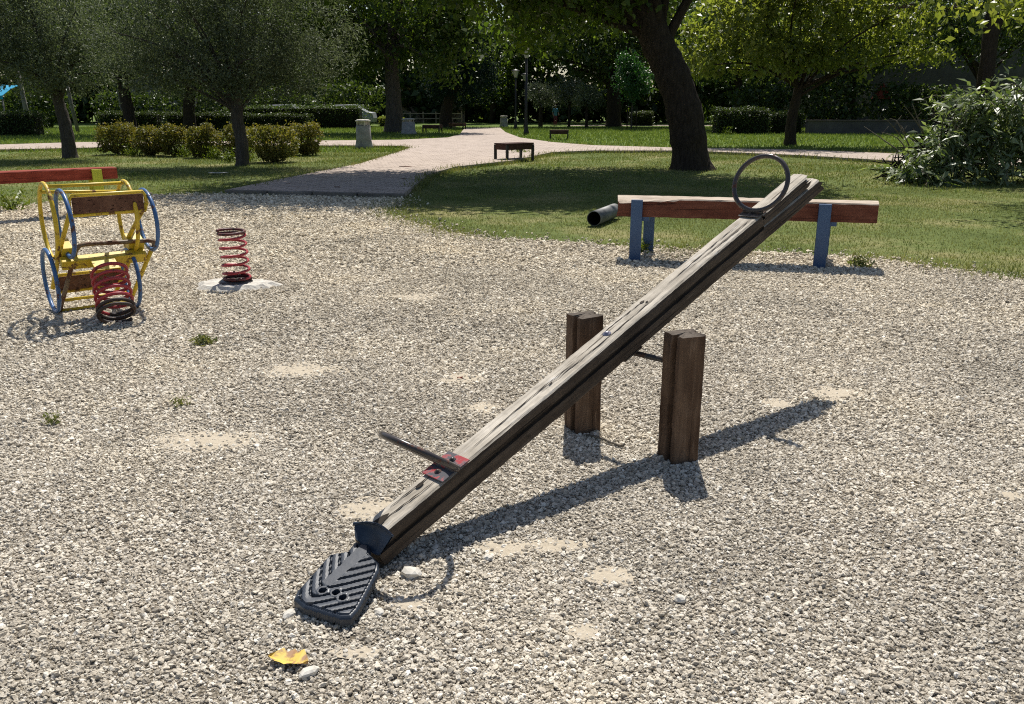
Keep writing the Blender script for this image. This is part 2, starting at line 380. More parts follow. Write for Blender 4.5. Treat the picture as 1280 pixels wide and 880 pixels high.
def tree(name, label, base, trunk, r0, r1, blobs, n, size, aspect, lm, bark, cl=.35, limbs=10, group=None, droop=.3, seed=1, shell=.5, zmin=None, flare=1.35, per=22, cat='tree', flat=.5, limb_r=.5):
    rng = np.random.default_rng(seed); rnd = random.Random(seed)
    root = thing(name, base, label, cat, group)
    mb = MB(); path = spline(trunk, 6); k = len(path)
    rs = []
    for i in range(k):
        f = i / (k - 1); r = r0 + (r1 - r0) * f
        r *= 1 + (flare - 1) * max(0, 1 - f * 5) ** 2
        rs.append(r * rnd.uniform(.95, 1.05))
    mb.tube(path, rs, 12, jitter=.05)
    top = path[-1]
    for i in range(limbs):
        b = blobs[i % len(blobs)]
        d = Vector((rnd.gauss(0, 1), rnd.gauss(0, 1), rnd.gauss(0, .8))).normalized()
        e = Vector(b[:3]) + Vector((d.x * b[3], d.y * b[4], d.z * b[5])) * .75
        s_ = path[rnd.randint(int(k * .7), k - 1)]
        mid = s_.lerp(e, .5) + Vector((rnd.uniform(-.3, .3), rnd.uniform(-.3, .3), rnd.uniform(0, .5)))
        pp = spline([s_, mid, e], 5); q = r1 * limb_r * rnd.uniform(.6, 1)
        mb.tube(pp, [q * (1 - .85 * j / (len(pp) - 1)) for j in range(len(pp))], 6)
    mb.build('trunk', bark, root)
    leaves('crown', crown_points(blobs, n, rng, cl, per, shell, zmin), size, aspect, lm, root, base, droop, flat, rng)
    return root

# ------------------------------------------------------------------ ground regions (metres, camera stands at the origin looking along +y)
GRAVEL = [(-24, 9.0), (-10.5, 11.4), (-7.8, 12.7), (-7.37, 14.0), (-6.57, 14.65), (-5.05, 15.05), (-1.85, 14.5), (-1.87, 12.2), (-.8, 10.35), (0, 9.85), (.56, 9.65),
          (1.25, 9.3), (2.26, 9.0), (3.09, 8.85), (3.8, 8.5), (4.34, 7.95), (4.69, 7.5), (7, 6.2), (13, 3.6), (13, -5), (-24, -5)]
PATH = [(-5.09, 15.05), (-4.53, 18.39), (-3.9, 21.74), (-3.61, 27.4), (-3.55, 29.8), (-3.99, 31.0), (-5.9, 31.3), (-12, 31.0), (-17, 28.6), (-30, 22.5), (-30, 26), (-19.2, 32), (-17.2, 34), (-11, 34.7),
        (-8, 35.4), (-4.74, 36.2), (-2.9, 38.6), (-2.6, 42.4), (-2.8, 48.4), (-2.95, 54.5), (-.76, 54.5), (-.34, 45.8), (.36, 38.6), (1.6, 34), (2.95, 31.5), (6.05, 29.5), (9.6, 28.5), (11.6, 26.4), (16, 22), (14.5, 19.4),
        (10.2, 22.9), (8.6, 25.35), (5.76, 27.85), (2.62, 27.9), (1.27, 26.96), (0, 22.93), (-1.37, 20.67), (-1.83, 18.39), (-1.85, 14.39)]
def jag(poly, step, amp, seed):
    rng = np.random.default_rng(seed); out = []; n = len(poly); ph = rng.uniform(0, 6.28, 6)
    acc = 0.0
    for i in range(n):
        a = np.array(poly[i]); b = np.array(poly[(i + 1) % n]); L = np.linalg.norm(b - a); k = max(1, int(L / step)); d = (b - a) / L; nn = np.array([-d[1], d[0]])
        for j in range(k):
            s_ = acc + L * j / k
            o_ = amp * (.5 * math.sin(s_ * 2.1 + ph[0]) + .35 * math.sin(s_ * 5.3 + ph[1]) + .3 * math.sin(s_ * 11.7 + ph[2]) + .35 * rng.normal())
            q = a + d * L * j / k + nn * o_; out.append((q[0], q[1]))
        acc += L
    return out
def flat(name, poly, z, material, thick=0.0):
    bm = bmesh.new(); vs = [bm.verts.new((x, y, z)) for x, y in poly]; es = [bm.edges.new((vs[i], vs[(i + 1) % len(vs)])) for i in range(len(vs))]
    bmesh.ops.triangle_fill(bm, use_beauty=True, edges=es)
    for f in bm.faces:
        if f.normal.z < 0: f.normal_flip()
    if thick:
        for i in range(len(vs)):
            a = vs[i]; b = vs[(i + 1) % len(vs)]
            c = bm.verts.new((a.co.x, a.co.y, z - thick)); d = bm.verts.new((b.co.x, b.co.y, z - thick))
            bm.faces.new((a, b, d, c))
    me = bpy.data.meshes.new(name); bm.to_mesh(me); bm.free(); me.materials.append(material)
    o = bpy.data.objects.new(name, me); COL.objects.link(o); o['kind'] = 'structure'; return o
me = bpy.data.meshes.new('ground'); me.from_pydata([(-600, -300, -.006), (600, -300, -.006), (600, 900, -.006), (-600, 900, -.006)], [], [(0, 1, 2, 3)]); me.materials.append(M['lawn'])
o = bpy.data.objects.new('ground', me); COL.objects.link(o); o['kind'] = 'structure'
GRJ = jag(GRAVEL, .12, .09, 3)
flat('gravel_ground', GRJ, 0.0, M['gravelbed'])
flat('path', PATH, .075, M['paving'], .12)
flat('far_path', [(4, 61.5), (16, 61.5), (30, 62.5), (30, 64.5), (16, 63.5), (4, 63)], .02, M['paving'], .05)
# kerb where the paving ends at the gravel
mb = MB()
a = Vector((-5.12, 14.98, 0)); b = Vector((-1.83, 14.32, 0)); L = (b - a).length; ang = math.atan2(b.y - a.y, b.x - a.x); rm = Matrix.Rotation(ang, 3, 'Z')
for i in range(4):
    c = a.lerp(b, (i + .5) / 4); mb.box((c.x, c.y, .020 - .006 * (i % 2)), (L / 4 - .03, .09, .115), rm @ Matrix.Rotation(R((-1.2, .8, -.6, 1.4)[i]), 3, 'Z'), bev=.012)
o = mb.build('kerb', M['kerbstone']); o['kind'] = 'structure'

# bare sandy patches: (x, y, rx, ry)
SAND = [(.33, 2.49, .085, .06), (.22, 2.18, .05, .04), (-.30, 4.62, .12, .10), (-.17, 4.13, .09, .09), (-1.45, 3.68, .28, .12), (-.02, 2.68, .10, .055), (.17, 2.70, .10, .05), (1.42, 4.2, .09, .07),
        (1.80, 4.36, .14, .11), (-1.26, 4.78, .25, .14), (-.80, 6.75, .2, .15), (-.56, 2.98, .13, .10), (-.33, 2.33, .06, .04), (-.46, 2.08, .07, .03), (2.05, 3.1, .05, .04)]
SAND = [(x, y, rx * .74, ry * .72) for x, y, rx, ry in SAND]
mb = MB(); rnd = random.Random(5)
for (x, y, rx, ry) in SAND:
    k = 26; ph = rnd.uniform(0, 6); vs = [(x, y, .007)]
    for j in range(k):
        a = 2 * math.pi * j / k; q = 1.45 + .18 * math.sin(3 * a + ph) + .12 * math.sin(7 * a + 2 * ph) + rnd.uniform(-.08, .08)
        vs.append((x + rx * q * math.cos(a), y + ry * q * math.sin(a), .0035))
    mb.add(vs, [(0, 1 + j, 1 + (j + 1) % k) for j in range(k)], 0, True)
o = mb.build('bare_earth', M['sand']); o['kind'] = 'structure'

# ------------------------------------------------------------------ loose gravel (geometry-node instances of noisy stones)
def gravel():
    rng = np.random.default_rng(21); P = []; S = []
    for (x0, x1, y0, y1, dens, s0) in ((-2.5, 2.5, 1.55, 3.6, 20500, .0036), (-3.4, 3.4, 3.6, 5.2, 14000, .0042), (-5.4, 5.4, 5.2, 8.0, 8000, .0051), (-10, 6.2, 8.0, 11.5, 3300, .0073), (-10, .5, 11.5, 15.3, 1700, .009)):
        n = int((x1 - x0) * (y1 - y0) * dens); q = np.stack([rng.uniform(x0, x1, n), rng.uniform(y0, y1, n)], 1)
        P.append(q); S.append(s0 * np.exp(np.clip(rng.normal(0, .43, n), -1.2, .95)))
    P = np.concatenate(P); S = np.concatenate(S)
    keep = inpoly(P, GRAVEL)
    # a few stones strayed onto the grass edge
    Q = P + rng.normal(0, .22, P.shape); stray = inpoly(Q, GRAVEL) & (P[:, 1] > 6) & (rng.random(len(P)) < .5); keep |= stray
    keep &= ~inpoly(P, PATH)
    keep &= (np.hypot((P[:, 0] + 2.44) / .42, (P[:, 1] - 7.20) / .24) + rng.normal(0, .28, len(P)) > .72)
    for (x, y, rx, ry) in SAND:
        d = np.hypot((P[:, 0] - x) / rx, (P[:, 1] - y) / ry); keep &= rng.random(len(P)) < np.clip((d - .05) / 1.25, .34, 1)
    # thin the cover in drifts so the bed shows through
    fld = np.sin(P[:, 0] * 2.3 + 1.1 * np.sin(P[:, 1] * 1.7)) * np.sin(P[:, 1] * 2.9 + 1.3 * np.sin(P[:, 0] * 1.9 + 1))
    keep &= rng.random(len(P)) < np.clip(1.0 - .35 * np.clip(fld, 0, 1), .4, 1)
    P = P[keep]; S = S[keep]; ex = []; es = []
    for (x, y, rx, ry) in SAND:                       # fine grit over the bare spots
        k = int(rx * ry * 3.14 * 15000); a = rng.uniform(0, 6.283, k); q = np.sqrt(rng.random(k)) * 1.35; ex.append(np.stack([x + rx * q * np.cos(a), y + ry * q * np.sin(a)], 1)); es.append((.0016 + .0003 * y) * np.exp(rng.normal(0, .35, k)))
    for (x, y) in ((.755, 3.475), (.350, 3.83)):      # stones banked up round the posts
        k = 260; a = rng.uniform(0, 6.283, k); q = rng.uniform(.07, .15, k); ex.append(np.stack([x + q * np.cos(a), y + q * np.sin(a)], 1)); es.append(.0055 * np.exp(rng.normal(0, .35, k)))
    n0 = len(P); P = np.concatenate([P] + ex); S = np.concatenate([S] + es)
    V = np.concatenate([P, (S * rng.uniform(.05, .75, len(S)))[:, None]], 1)
    me = bpy.data.meshes.new('gravel'); me.vertices.add(len(V)); me.vertices.foreach_set('co', V.astype(np.float32).ravel())
    at = me.attributes.new('size', 'FLOAT', 'POINT'); at.data.foreach_set('value', S.astype(np.float32)); me.update()
    ob = bpy.data.objects.new('gravel', me); COL.objects.link(ob); ob['kind'] = 'stuff'; me.materials.append(M['stone'])
    ng = bpy.data.node_groups.new('gravel_stones', 'GeometryNodeTree')
    ng.interface.new_socket('Geometry', in_out='INPUT', socket_type='NodeSocketGeometry'); ng.interface.new_socket('Geometry', in_out='OUTPUT', socket_type='NodeSocketGeometry')
    nd = ng.nodes; ln = ng.links; gi = nd.new('NodeGroupInput'); go = nd.new('NodeGroupOutput')
    m2p = nd.new('GeometryNodeMeshToPoints'); ln.new(gi.outputs[0], m2p.inputs[0])
    join = nd.new('GeometryNodeJoinGeometry')
    for k in range(6):
        ico = nd.new('GeometryNodeMeshIcoSphere'); ico.inputs['Radius'].default_value = 1; ico.inputs['Subdivisions'].default_value = 2
        pos = nd.new('GeometryNodeInputPosition'); nz = nd.new('ShaderNodeTexNoise'); nz.noise_dimensions = '4D'
        nz.inputs['W'].default_value = k * 7.3; nz.inputs['Scale'].default_value = .85; nz.inputs['Detail'].default_value = 1.5; ln.new(pos.outputs[0], nz.inputs['Vector'])
        sub = nd.new('ShaderNodeVectorMath'); sub.operation = 'SUBTRACT'; sub.inputs[1].default_value = (.5, .5, .5); ln.new(nz.outputs['Color'], sub.inputs[0])
        mul = nd.new('ShaderNodeVectorMath'); mul.operation = 'MULTIPLY'; mul.inputs[1].default_value = (2.2, 2.2, 2.2); ln.new(sub.outputs[0], mul.inputs[0])
        sp = nd.new('GeometryNodeSetPosition'); ln.new(ico.outputs[0], sp.inputs[0]); ln.new(mul.outputs[0], sp.inputs['Offset'])
        tf = nd.new('GeometryNodeTransform'); tf.inputs['Scale'].default_value = ((1.25, .95, .75), (1.0, 1.2, .6), (1.4, .8, .8), (1, 1, .9), (1.1, .9, .55), (1.3, 1.05, .7))[k]; ln.new(sp.outputs[0], tf.inputs[0])
        sm = nd.new('GeometryNodeSetMaterial'); sm.inputs['Material'].default_value = M['stone']; ln.new(tf.outputs[0], sm.inputs[0])
        g2i = nd.new('GeometryNodeGeometryToInstance'); ln.new(sm.outputs[0], g2i.inputs[0]); ln.new(g2i.outputs[0], join.inputs[0])
    iop = nd.new('GeometryNodeInstanceOnPoints'); ln.new(m2p.outputs[0], iop.inputs['Points']); ln.new(join.outputs[0], iop.inputs['Instance'])
    iop.inputs['Pick Instance'].default_value = True
    rv = nd.new('FunctionNodeRandomValue'); rv.data_type = 'FLOAT_VECTOR'; rv.inputs[0].default_value = (-.7, -.7, 0); rv.inputs[1].default_value = (.7, .7, 6.28); ln.new(rv.outputs[0], iop.inputs['Rotation'])
    na = nd.new('GeometryNodeInputNamedAttribute'); na.data_type = 'FLOAT'; na.inputs[0].default_value = 'size'; ln.new(na.outputs[0], iop.inputs['Scale'])
    ln.new(iop.outputs[0], go.inputs[0])
    md = ob.modifiers.new('stones', 'NODES'); md.node_group = ng
    return len(V)
gravel()

# ------------------------------------------------------------------ grass
def blades(name, P, h, wd, material, rng, lean=.5):
    n = len(P); a = rng.uniform(0, 6.283, n); H = h * rng.uniform(.5, 1.35, n); W = wd * rng.uniform(.7, 1.3, n)
    side = np.stack([np.cos(a), np.sin(a), 0 * a], 1); b = rng.uniform(0, 6.283, n); ln_ = rng.uniform(.1, 1, n) * lean * H
    tip = P + np.stack([np.cos(b) * ln_, np.sin(b) * ln_, H], 1)
    V = np.stack([P - side * W[:, None] * .5, P + side * W[:, None] * .5, tip], 1).reshape(-1, 3)
    return quick_mesh(name, V, np.arange(3 * n).reshape(-1, 3), material)
def scatter(rng, x0, x1, y0, y1, dens, edge=.0):
    n = int((x1 - x0) * (y1 - y0) * dens); P = np.stack([rng.uniform(x0, x1, n), rng.uniform(y0, y1, n)], 1)
    vis = np.abs(P[:, 0]) < (P[:, 1] * .62 + 1.6); P = P[vis]
    Q = P + rng.normal(0, edge, P.shape) if edge else P
    return P[~inpoly(Q, GRAVEL) & ~inpoly(P, PATH)]
rng = np.random.default_rng(31)
G = [scatter(rng, -12, 12, 6, 16, 1500, .16), scatter(rng, -16, 16, 16, 30, 330)]
for (P, h, wd) in ((G[0], .042, .008), (G[1], .055, .016)): pass
P0 = np.concatenate(G); hh = np.where(P0[:, 1] < 16, .026, .045); ww = np.where(P0[:, 1] < 16, .0075, .016)
patchy = np.sin(P0[:, 0] * 1.3 + np.sin(P0[:, 1] * .9) * 1.5) * np.sin(P0[:, 1] * 1.1 + 1.2 * np.sin(P0[:, 0] * .7)); kp = rng.random(len(P0)) < np.clip(.72 + .4 * patchy, .2, 1)
P0 = P0[kp]; hh = hh[kp]; ww = ww[kp]
def blades2(name, P, H0, W0, material, rng, lean=.7):
    P3 = np.concatenate([P, np.full((len(P), 1), -.006)], 1); return blades(name, P3, H0, W0, material, rng, lean)
o = blades2('dry_lawn_grass', P0, hh, ww, M['grass_dry'], rng); o['kind'] = 'stuff'
P1 = scatter(rng, -40, 40, 28, 58, 55); P2 = scatter(rng, -9, 9, 14, 29, 60); P2 = P2[(np.sin(P2[:, 0] * 1.7) * np.sin(P2[:, 1] * 1.2 + 1)) > .2]
PA = np.concatenate([P1, P2]); o = blades2('green_lawn_grass', PA, np.where(PA[:, 1] > 28, .10, .065), np.where(PA[:, 1] > 28, .045, .016), M['grass_green'], rng); o['kind'] = 'stuff'

def edge_pts(poly, per_m, inset, rng, ymax=34):
    out = []
    for i in range(len(poly)):
        a = np.array(poly[i]); b = np.array(poly[(i + 1) % len(poly)]); L = np.linalg.norm(b - a); d = (b - a) / max(L, 1e-6); nn = np.array([-d[1], d[0]]); k = int(L * per_m)
        if k: out.append(a + d * (rng.random((k, 1)) * L) + nn * rng.normal(0, inset, (k, 1)))
    P = np.concatenate(out); return P[(P[:, 1] > 5) & (P[:, 1] < ymax) & (np.abs(P[:, 0]) < P[:, 1] * .62 + 2)]
E1 = edge_pts(PATH, 260, .10, rng); E1 = E1[~inpoly(E1, GRAVEL) & ((E1[:, 1] > 15.4) | (E1[:, 0] < -5.2) | (E1[:, 0] > -1.7)) & (~inpoly(E1, PATH) | (rng.random(len(E1)) < .15))]
E2 = edge_pts(GRAVEL, 420, .20, rng); E2 = E2[(np.sin(E2[:, 0] * 2.7 + E2[:, 1]) + rng.normal(0, .5, len(E2)) > -.1) & ~inpoly(E2, PATH)]
EE = np.concatenate([E1, E2]); EZ = np.concatenate([EE, np.where(inpoly(EE, PATH), .07, 0)[:, None]], 1)
o = blades('edge_grass', EZ, np.where(np.arange(len(EE)) < len(E1), .10, .060), np.where(np.arange(len(EE)) < len(E1), .016, .008), M['grass_dry'], rng, .9); o['kind'] = 'stuff'

# ------------------------------------------------------------------ seesaw
BASE = Vector((-.453, 2.531, 0)); HD = R(45.92); EL = R(18.2)
ax_a = Vector((math.cos(EL) * math.cos(HD), math.cos(EL) * math.sin(HD), math.sin(EL)))
ax_l = Vector((-math.sin(HD), math.cos(HD), 0)); ax_n = ax_a.cross(ax_l); ax_n = ax_n if ax_n.z > 0 else -ax_n
PM = Matrix(((ax_a.x, ax_l.x, ax_n.x, BASE.x), (ax_a.y, ax_l.y, ax_n.y, BASE.y), (ax_a.z, ax_l.z, ax_n.z, BASE.z), (0, 0, 0, 1)))  # local: x along, y left, z up from the right lower edge
PW, PT = .116, .136
saw = thing('seesaw', (.56, 3.64, 0), 'old weathered wooden seesaw tilted on two short brown posts in the gravel', 'seesaw')
def sawp(s_, l_, n_): return PM @ Vector((s_, l_, n_))
def thick(s_): return .122 + .034 * s_ / 3.4
rnd = random.Random(3)
def hnoise(s_, seed): return .5 * math.sin(s_ * 3.1 + seed) + .3 * math.sin(s_ * 8.3 + seed * 2.3) + .2 * math.sin(s_ * 19 + seed * 4.1)
def sweep_plank(mb, s0, s1, z0f, z1f, top_mi, side_mi, ns=110, groove=True, endj=.03, seed=0):
    """squared timber with a worn rounded top edge and a routed groove along both sides"""
    rr = random.Random(seed); rings = []
    for i in range(ns + 1):
        s_ = s0 + (s1 - s0) * i / ns; t0 = z0f(s_); t1 = z1f(s_); hgt = t1 - t0
        e = .003 * hnoise(s_, seed) ; w_ = PW + .003 * hnoise(s_ * .8, seed + 1)
        gz = t0 + hgt * .54; gw = hgt * .085; gd = .010 if groove else .002
        prof = [(.006 + e, t0), (e, t0 + .008), (e, gz - gw), (gd + e, gz - gw * .5), (gd + e, gz + gw * .5), (e, gz + gw), (e, t1 - .018), (.004 + e, t1 - .006), (.013 + e, t1 + .001 * hnoise(s_, 5)),
                (w_ * .5, t1 + .0025 * hnoise(s_, 9) + .001), (w_ - .012, t1), (w_ - .002, t1 - .008), (w_, gz + gw), (w_ - gd, gz), (w_, gz - gw), (w_, t0 + .006), (w_ - .006, t0)]
        rings.append([(s_ + (rr.uniform(-endj, endj) if i in (0, ns) else 0), y, z + rr.uniform(-.0012, .0012)) for y, z in prof])
    k = len(rings[0]); vs = [v for r_ in rings for v in r_]; o_ = len(mb.v); mb.v += vs
    for i in range(ns):
        for j in range(k):
            j2 = (j + 1) % k; mb.f.append((o_ + i * k + j, o_ + (i + 1) * k + j, o_ + (i + 1) * k + j2, o_ + i * k + j2))
            mb.mi.append(top_mi if 7 <= j <= 10 else (side_mi + 1 if j in (2, 3, 4, 12, 13) and groove else side_mi)); mb.sm.append(False)  # groove faces get the darkest wood, their shade painted in
    mb.f.append(tuple(o_ + j for j in range(k))); mb.mi.append(side_mi); mb.sm.append(False)
    mb.f.append(tuple(o_ + ns * k + j for j in range(k - 1, -1, -1))); mb.mi.append(top_mi); mb.sm.append(False)
mb = MB()
sweep_plank(mb, .015, 2.72, lambda s_: 0.0, thick, 0, 1, 100, seed=1, endj=.012)
# the far end has split into two layers, the lower one longer
sweep_plank(mb, 2.712, 3.40, lambda s_: 0.001, lambda s_: thick(s_) * .56 - .003 - .006 * max(0, (s_ - 2.72)) / .7, 0, 1, 26, seed=2, endj=.032, groove=False)
sweep_plank(mb, 2.712, 3.235, lambda s_: thick(s_) * .56 + .001 + .004 * (s_ - 2.72), lambda s_: thick(s_) - .0008, 0, 1, 22, seed=3, endj=.045, groove=False)
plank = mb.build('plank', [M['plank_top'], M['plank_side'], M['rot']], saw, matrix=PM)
# cracks: narrow dark slivers let into the top as part of the plank (long shakes of the timber)
mb = MB()
for (s0, s1, y0, wob) in ((.02, .36, .045, .006), (.55, 1.22, .052, .004), (.95, 1.85, .040, .004), (1.9, 2.6, .062, .004), (1.4, 1.75, .078, .003), (.16, .50, .082, .003), (2.2, 2.7, .035, .003)):
    k = 24; vs = []; fs = []
    for i in range(k + 1):
        f = i / k; s_ = s0 + (s1 - s0) * f; hw = .0022 * math.sin(math.pi * f) ** .5 * (1 + .4 * math.sin(f * 31 + s0)) + .0002; y = y0 + wob * math.sin(f * 5 + s0 * 9) + .0012 * math.sin(f * 40)
        z = thick(s_) + .0028; vs += [(s_, y - hw, z + .0012), (s_, y + hw, z + .0012), (s_, y, z - .006)]
    for i in range(k): fs += [(3 * i, 3 * i + 3, 3 * i + 4, 3 * i + 1)]
    mb.add(vs, fs)
# a knot hole and the torn-out chunk at the low end
for (s_, y, r_) in ((1.72, .075, .010), (.30, .075, .012), (1.73, .055, .006), (1.02, .045, .006)):
    vs = [(s_ + r_ * 1.6 * math.cos(a), y + r_ * .8 * math.sin(a), thick(s_) + .0042) for a in [2 * math.pi * j / 12 for j in range(12)]]
    mb.add(vs, [tuple(range(12))])
vs = [(.0, .03, .127), (.10, .045, .127), (.14, .062, .127), (.12, .075, .127), (.06, .085, .127), (0.0, .088, .127)]
mb.add(vs, [tuple(range(6))])
cr = mb.build('split', M['rot'], saw, matrix=PM)
# posts
def make_post(c, hd, h, seed):
    mb = MB(); rr = random.Random(seed); w2, d2 = .070, .062; rings = []
    prof = [(-w2, d2), (-w2, .030), (-w2, -.004), (-w2 + .014, -.008), (-w2 + .052, -.013), (-w2 + .052, -.030), (-w2 + .012, -.036), (-w2 + .004, -.040), (-w2 + .008, -d2 + .003), (-w2 + .018, -d2), (w2 - .012, -d2), (w2 - .003, -d2 + .006), (w2, -d2 + .016), (w2, -.008), (w2 - .018, .0), (w2 - .018, .012), (w2, .02), (w2, d2 - .008), (w2 - .008, d2), (0.0, d2)]
    ns = 16; k = len(prof)
    for i in range(ns + 1):
        z = -.06 + (h + .06) * i / ns
        for j, (x, y) in enumerate(prof):
            f = 1 if i < ns else .985
            mb.v.append((x * f + rr.uniform(-.0016, .0016), y * f + rr.uniform(-.0016, .0016), z + ((-.012 + rr.uniform(-.004, .003)) if i == ns else 0)))
    for i in range(ns):
        for j in range(k):
            j2 = (j + 1) % k; mb.f.append((i * k + j, i * k + j2, (i + 1) * k + j2, (i + 1) * k + j)); mb.mi.append(0); mb.sm.append(False)
    ctr = len(mb.v); mb.v.append((.004, -.004, h - .004))
    for j in range(k): mb.f.append((ns * k + j, ns * k + (j + 1) % k, ctr)); mb.mi.append(1); mb.sm.append(False)
    # grain runs along local x for the wood shader: turn the mesh so that its x is the world's up
    T = Matrix(((0, 0, 1), (0, 1, 0), (-1, 0, 0)))
    mb.v = [tuple(T @ Vector(v)) for v in mb.v]
    mm = Matrix.Translation(c) @ Matrix.Rotation(hd, 4, 'Z') @ T.transposed().to_4x4()
    return mb.build('post', [M['post'], M['post_top']], saw, matrix=mm)
make_post(Vector((.755, 3.475, 0)), R(20), .605, 4)
make_post(Vector((.350, 3.83, 0)), R(24), .60, 9)
mb = MB()
pa = Vector((.70, 3.515, .452)); pb = Vector((.40, 3.79, .452)); mb.tube([pa, pa.lerp(pb, .5), pb], .013, 10); mb.build('axle', M['iron'], saw)
mb = MB(); c = sawp(1.52, PW / 2, -.008); rm = PM.to_3x3(); mb.box(c, (.13, PW * .9, .008), rm); mb.build('axle_bracket', M['iron'], saw)
def dome(mb, s_, y, r_, h, z=None):
    z = thick(s_) + .003 if z is None else z; vs = []; fs = []; n = 14; prof = [(1.55, 0), (1.5, .18), (1.0, .22), (.85, .65), (.45, .95), (.001, 1)]
    for (q, hz_) in prof:
        for j in range(n):
            a = 2 * math.pi * j / n; vs.append(sawp(s_ + r_ * q * math.cos(a), y + r_ * q * math.sin(a), z + h * hz_))
    for i in range(len(prof) - 1):
        for j in range(n): fs.append((i * n + j, i * n + (j + 1) % n, (i + 1) * n + (j + 1) % n, (i + 1) * n + j))
    mb.add(vs, fs, 0, True)
mb = MB(); dome(mb, 1.43, .062, .013, .011); mb.build('bolt', M['boltm'], saw)
# ring handles, each with its plate
def ring_pts(c, u, v, r_, n=48): return [c + (u * math.cos(2 * math.pi * i / n) + v * math.sin(2 * math.pi * i / n)) * r_ for i in range(n)]
def handle(s_, lean, col, r_=.148, slew=0.0, half=.07):
    up = (ax_n * math.cos(lean) - ax_a * math.sin(lean)).normalized(); side = (ax_l * math.cos(slew) + ax_a * math.sin(slew)).normalized()
    c = sawp(s_, PW * .48, thick(s_) + .020) + up * r_
    mb = MB(); mb.tube(ring_pts(c, side, up, r_), .0125, 12, closed=True); h_ = mb.build('handle', M['ring'], saw)
    pm = MB()
    for sg in (-1, 1):
        cc = sawp(s_ + sg * half * .52, PW * .5, thick(s_) + .0065); pm.box(cc, (half, PW * 1.01, .006), rm, bev=.002)
    pm.box(sawp(s_, PW * .5, thick(s_) + .013), (.03, PW * .92, .018), rm, bev=.005)
    p_ = pm.build('plate', col, h_, origin=(parent_world(saw)))
    for sg in (-1, 1):
        b_ = MB(); dome(b_, s_ + sg * half * .55, PW * .52, .009, .010, thick(s_) + .0095); b_.build('bolt', M['iron'], h_, origin=parent_world(saw))
    return h_
handle(.42, R(36), M['redplate'])
handle(2.72, R(-40), M['iron'], half=.05)
